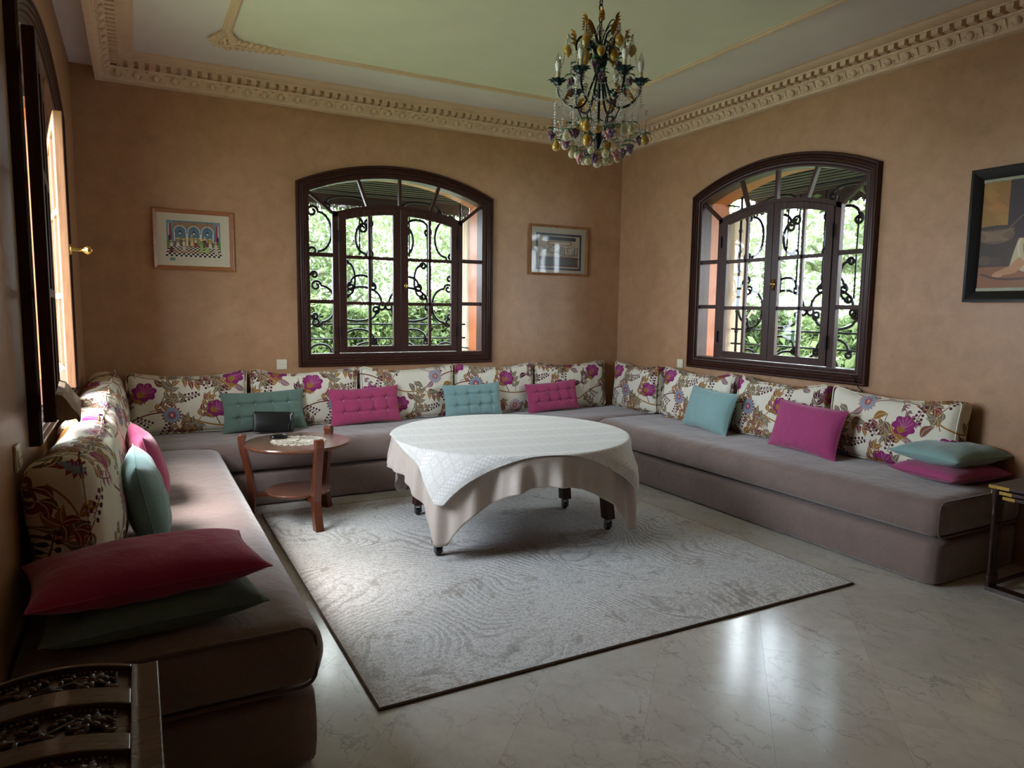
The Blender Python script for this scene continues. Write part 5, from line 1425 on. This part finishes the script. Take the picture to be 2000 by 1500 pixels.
# ------------------------------------------------------------------ chandelier
HZ = ZC
chn = thing('chandelier', (CX, 3.10, HZ - .005), 0, 'wrought-iron chandelier with candle bulbs, crystal beads and glass fruit', 'chandelier')
def Z(z): return z - HZ + .005
b = MB(); b.lathe([(.055, Z(3.325)), (.055, Z(3.315)), (.03, Z(3.295)), (.012, Z(3.27))], 20); b.build('ceiling_cup', M['iron'], chn, True)
lk = MB().tube([(.010 * math.cos(t), 0, .018 * math.sin(t)) for t in np.linspace(0, 2 * PI, 15)[:-1]], .0032, 6, closed=True).mesh('chain_link', True, M['iron'])
z = 3.262; k = 0
while z > 2.94: obj_from(lk, 'chain_link', chn, (0, 0, Z(z)), (0, 0, (k % 2) * PI / 2)); z -= .028; k += 1
b = MB(); b.lathe([(.004, Z(2.95)), (.007, Z(2.94)), (.007, Z(2.83)), (.012, Z(2.82)), (.028, Z(2.80)), (.034, Z(2.77)), (.030, Z(2.73)), (.016, Z(2.70)), (.008, Z(2.69)), (.007, Z(2.42)), (.016, Z(2.40)), (.022, Z(2.38)), (.012, Z(2.35)), (.004, Z(2.33))], 20)
b.build('stem', M['iron'], chn, True)
b = MB()
for i in range(7):
    for j in range(10):
        a = 2 * PI * (j + .5 * (i % 2)) / 10; zz = 2.735 + i * .012; r_ = .034 - .010 * abs(i - 3) / 3
        b.ball((r_ * math.cos(a), r_ * math.sin(a), Z(zz)), .0065, 6, 4)
b.build('urn_scales', M['dark_leaf'], chn, True)
def bez(ps, n=20):
    """Catmull-Rom through (r,z) points"""
    out = []; P_ = [ps[0]] + list(ps) + [ps[-1]]
    for i in range(1, len(P_) - 2):
        p0, p1, p2, p3 = [np.array(q, float) for q in P_[i - 1:i + 3]]
        for t in np.linspace(0, 1, max(3, n // (len(ps) - 1)), endpoint=False):
            out.append(.5 * (2 * p1 + (p2 - p0) * t + (2 * p0 - 5 * p1 + 4 * p2 - p3) * t * t + (3 * p1 - p0 - 3 * p2 + p3) * t ** 3))
    out.append(np.array(ps[-1], float)); return out
def radial(ps, a, n=20): return [(q[0] * math.cos(a), q[0] * math.sin(a), Z(q[1])) for q in bez(ps, n)]
# shared small meshes
leaf_v = [(0, 0, 0), (.010, .009, .003), (.010, -.009, .003), (.022, .011, .006), (.022, -.011, .006), (.034, .007, .004), (.034, -.007, .004), (.044, 0, -.004), (.010, 0, -.002), (.022, 0, 0), (.034, 0, 0)]
leaf_f = [(0, 1, 8), (0, 8, 2), (1, 3, 9, 8), (8, 9, 4, 2), (3, 5, 10, 9), (9, 10, 6, 4), (5, 7, 10), (10, 7, 6)]
def lf(mb, mtx, s=1.0): mb.add(leaf_v, leaf_f, mtx @ Matrix.Scale(s, 4))
cup = MB()
for k in range(8): lf(cup, Matrix.Rotation(k * PI / 4, 4, 'Z') @ Matrix.Rotation(-.45, 4, 'Y'), 1.05)
for k in range(8): lf(cup, Matrix.Rotation(k * PI / 4 + .4, 4, 'Z') @ Matrix.Rotation(-.9, 4, 'Y'), .7)
cup.lathe([(.004, -.01), (.016, 0), (.018, .006)], 10)
cup = cup.mesh('leaf_cup', False, M['dark_leaf'])
tubm = MB().lathe([(.0105, 0), (.0105, .055), (.009, .057)], 12).mesh('candle_tube', True, M['candle'])
bbase = MB().lathe([(.009, 0), (.011, .006), (.0155, .022), (.017, .034), (.0155, .044), (.012, .048)], 14).mesh('bulb_base', True, M['bulb_base'])
bglass = MB().lathe([(.0150, .042), (.0162, .052), (.0145, .066), (.010, .082), (.004, .096), (.001, .101)], 14).mesh('bulb_flame', True, M['crystal'])
gleaf = MB(); 
for k in range(7):
    t = k / 6; lf(gleaf, Matrix.Translation((.004 * math.sin(t * 3), 0, t * .07)) @ Matrix.Rotation(.9 if k % 2 else -.9, 4, 'X') @ Matrix.Rotation(-1.0 + .9 * t, 4, 'Y'), .75 - .3 * t)
lf(gleaf, Matrix.Translation((0, 0, .0)) @ Matrix.Rotation(-1.35, 4, 'Y'), 2.0)
gleaf = gleaf.mesh('gold_leaf', False, M['gold_leaf'])
A = [math.radians(30 + 60 * k) for k in range(6)]
bead = [(0, 0)]
def strand(pts, r=.0062, gap=.0135, name='bead_strand', mat='crystal'):
    """beads threaded along a polyline"""
    b = MB(); pts = [Vector(p) for p in pts]; acc = 0
    for p, q in zip(pts, pts[1:]):
        L = (q - p).length; 
        while acc < L:
            c = p.lerp(q, acc / L); b.ball(c, r, 6, 4, (1, 1, .95)); acc += gap
        acc -= L
    if b.v: b.build(name, M[mat], chn, True)
def hangstr(p, q, sag, n=10):
    p, q = Vector(p), Vector(q); return [p.lerp(q, t) - Vector((0, 0, sag * 4 * t * (1 - t))) for t in np.linspace(0, 1, n)]
cups = []
for i, a in enumerate(A):
    dzz = 0
    arm = MB(); arm.tube(radial([(.016, 2.72), (.045, 2.64), (.070, 2.57), (.110, 2.545), (.165, 2.565), (.205, 2.61), (.213, 2.655)], a, 30), .0062, 6); arm.build('arm', M['iron'], chn, True)
    up = MB(); up.tube(radial([(.012, 2.74), (.030, 2.83), (.060, 2.89), (.100, 2.895), (.122, 2.86), (.115, 2.82), (.088, 2.815), (.078, 2.84)], a, 30), .0062, 6); up.build('upper_scroll', M['iron'], chn, True)
    tp = MB(); tp.tube(radial([(.008, 2.86), (.030, 2.92), (.062, 2.965), (.088, 2.95), (.082, 2.925), (.064, 2.928)], a + .5, 24), .0032, 5); tp.build('top_scroll', M['iron'], chn, True)
    lo = MB(); lo.tube(radial([(.110, 2.545), (.090, 2.50), (.070, 2.43), (.045, 2.39), (.028, 2.40), (.030, 2.42)], a, 24), .0036, 5); lo.build('lower_scroll', M['iron'], chn, True)
    c = (.213 * math.cos(a), .213 * math.sin(a), Z(2.66)); cups.append(c)
    obj_from(cup, 'leaf_cup', chn, c, (0, 0, a), (1.3, 1.3, 1.3)); 
    cn = obj_from(tubm, 'candle_tube', chn, (c[0], c[1], c[2] + .006)); bbs = obj_from(bbase, 'bulb', chn, (c[0], c[1], c[2] + .062)); obj_from(bglass, 'flame_glass', bbs, (0, 0, 0))
    obj_from(gleaf, 'gold_leaf', chn, (.125 * math.cos(a), .125 * math.sin(a), Z(2.845)), (0, 0, a), (1.1, 1.1, 1.1))
    obj_from(gleaf, 'gold_leaf', chn, (.09 * math.cos(a + .5), .09 * math.sin(a + .5), Z(2.94)), (0, 0, a + .5), (.7, .7, .7))
    obj_from(gleaf, 'gold_leaf', chn, (.185 * math.cos(a), .185 * math.sin(a), Z(2.575)), (0, .5, a + PI), (.9, .9, .9))
r = random.Random(12)
for i in range(6):
    a, a2 = A[i], A[(i + 1) % 6]; c, c2 = Vector(cups[i]), Vector(cups[(i + 1) % 6])
    u = Vector((.165 * math.cos(a), .165 * math.sin(a), Z(2.905))); u2 = Vector((.165 * math.cos(a2), .165 * math.sin(a2), Z(2.905)))
    strand(hangstr(u, u2, .11)); strand(hangstr((0, 0, Z(2.95)), u, .05)); 
    strand(hangstr(u, c + Vector((0, 0, .01)), .02, 8), .005, .012)
    strand(hangstr(c, c2, .13)); strand(hangstr(c, c2, .05), .005, .012); strand(hangstr(c, (.05 * math.cos(a2), .05 * math.sin(a2), Z(2.42)), .04))
    t1 = .09; e = Vector((t1 * math.cos(a + .5), t1 * math.sin(a + .5), Z(2.95))); strand([e, e - Vector((0, 0, .09))], .006)
    for s in (-1, 1):
        q = c + Vector((.024 * math.cos(a + s * 1.4), .024 * math.sin(a + s * 1.4), 0)); strand([q, q - Vector((0, 0, .10))], .0055, .013)
        # small glass flowers on the drops
        fl_ = MB()
        for k in range(5): fl_.ball(q + Vector((.010 * math.cos(k * 1.257), .010 * math.sin(k * 1.257), -.108)), .007, 6, 4, (1, 1, .6))
        fl_.build('glass_flower', M['crystal'], chn, True)
# glass fruit
pear = MB().lathe([(.001, -.034), (.012, -.032), (.020, -.022), (.022, -.010), (.017, .004), (.010, .014), (.007, .022), (.002, .026)], 14).mesh('glass_pear', True, M['gold_glass'])
ppear = MB().lathe([(.001, -.034), (.012, -.032), (.020, -.022), (.022, -.010), (.017, .004), (.010, .014), (.007, .022), (.002, .026)], 14).mesh('glass_pear', True, M['pearl_glass'])
lemon = MB().lathe([(.001, -.034), (.004, -.030), (.016, -.016), (.021, 0), (.018, .012), (.010, .022), (.003, .026)], 14).mesh('glass_lemon', True, M['gold_glass'])
ballm = MB().ball((0, 0, 0), .0175, 14, 9).mesh('glass_ball', True, M['pearl_glass'])
gp = MB()
for (x, y, z_) in ((0, 0, -.030), (.010, 0, -.019), (-.009, .005, -.019), (0, -.010, -.018), (.012, .006, -.005), (-.012, -.004, -.005), (0, .012, -.006), (.004, -.012, -.003), (-.004, 0, .004)): gp.ball((x, y, z_), .0092, 7, 5)
gp2 = gp.mesh('grape_cluster', True, M['pink_glass']); gp = gp.mesh('grape_cluster', True, M['grape_glass'])
gl_ = MB(); 
for k in range(3): lf(gl_, Matrix.Rotation(k * 2.1, 4, 'Z') @ Matrix.Rotation(.35, 4, 'Y'), .85)
gl_ = gl_.mesh('glass_leaf', False, M['green_glass'])
wirem = MB()
def hang(me, x, y, z, name, drop=.05, leaf=True, s=1.0):
    obj_from(me, name, chn, (x, y, Z(z)), (r.uniform(-.15, .15), r.uniform(-.15, .15), r.uniform(0, 6)), (s, s, s))
    if leaf: obj_from(gl_, 'glass_leaf', chn, (x, y, Z(z) + .028 * s), (0, 0, r.uniform(0, 6)), (s, s, s))
    wirem.tube([(x, y, Z(z) + .02), (x, y, Z(z) + .02 + drop)], .0012, 4)
for k in range(6):
    a = A[k]; hang(lemon, .165 * math.cos(a), .165 * math.sin(a), 2.83, 'glass_lemon', .06, False, 1.1)
    hang(lemon if k % 2 else pear, .085 * math.cos(a + .5), .085 * math.sin(a + .5), 2.80, 'glass_pear', .06, True, 1.05)
    hang(gp, .125 * math.cos(a + .25), .125 * math.sin(a + .25), 2.735, 'grape_cluster', .08)
    hang(gp, .17 * math.cos(a + .5), .17 * math.sin(a + .5), 2.66, 'grape_cluster', .08)
for k in range(12):
    a = 2 * PI * k / 12 + .2; rr_ = .235 + .01 * math.sin(5 * a)
    hang((ppear, pear, gp)[k % 3], rr_ * math.cos(a), rr_ * math.sin(a), 2.375 + .03 * (k % 2), ('glass_pear', 'glass_pear', 'grape_cluster')[k % 3], .05, True, 1.0)
    strand([(rr_ * math.cos(a + .2), rr_ * math.sin(a + .2), Z(2.50 + .02 * (k % 3))), (rr_ * math.cos(a + .2), rr_ * math.sin(a + .2), Z(2.40))], .0075, .014)
for k in range(10):
    a = 2 * PI * k / 10; rr_ = .165
    hang((gp, lemon, gp2, ppear, gp)[k % 5], rr_ * math.cos(a), rr_ * math.sin(a), 2.35 + .035 * (k % 3), ('grape_cluster', 'glass_lemon', 'grape_cluster', 'glass_pear', 'grape_cluster')[k % 5], .05, True, 1.1)
    a += .3; hang((pear, gp, lemon)[k % 3], .12 * math.cos(a), .12 * math.sin(a), 2.425 + .02 * (k % 2), ('glass_pear', 'grape_cluster', 'glass_lemon')[k % 3], .06, True, 1.05)
for k in range(9):
    a = 2 * PI * k / 9 + .3; rr_ = .105
    hang((ballm, gp2, ballm)[k % 3], rr_ * math.cos(a), rr_ * math.sin(a), 2.29 + .02 * (k % 2), ('glass_ball', 'grape_cluster', 'glass_ball')[k % 3], .09, k % 2 == 0, 1.1)
for k in range(5):
    a = 2 * PI * k / 5; hang((ballm, gp)[k % 2], .05 * math.cos(a), .05 * math.sin(a), 2.275 + .02 * (k % 2), ('glass_ball', 'grape_cluster')[k % 2], .08, True, 1.05)
hang(ballm, 0, 0, 2.262, 'glass_ball', .07, False, 1.2)
for k in range(6):
    a = A[k]
    for q in (.10, .15, .20):
        e = Vector((q * math.cos(a + .35), q * math.sin(a + .35), Z(2.47))); strand([e, e - Vector((0, 0, .08))], .007, .0145)
    strand(hangstr((.235 * math.cos(a), .235 * math.sin(a), Z(2.44)), (.235 * math.cos(a + 1.047), .235 * math.sin(a + 1.047), Z(2.44)), .03), .007, .014)
    strand(hangstr((.04 * math.cos(a), .04 * math.sin(a), Z(2.40)), (.22 * math.cos(a + .3), .22 * math.sin(a + .3), Z(2.46)), .05), .007, .0145)
tag(wirem.build('hanging_wires', M['iron'], chn), kind='stuff')
print('tiles', ntile, 'objects', len(bpy.data.objects))
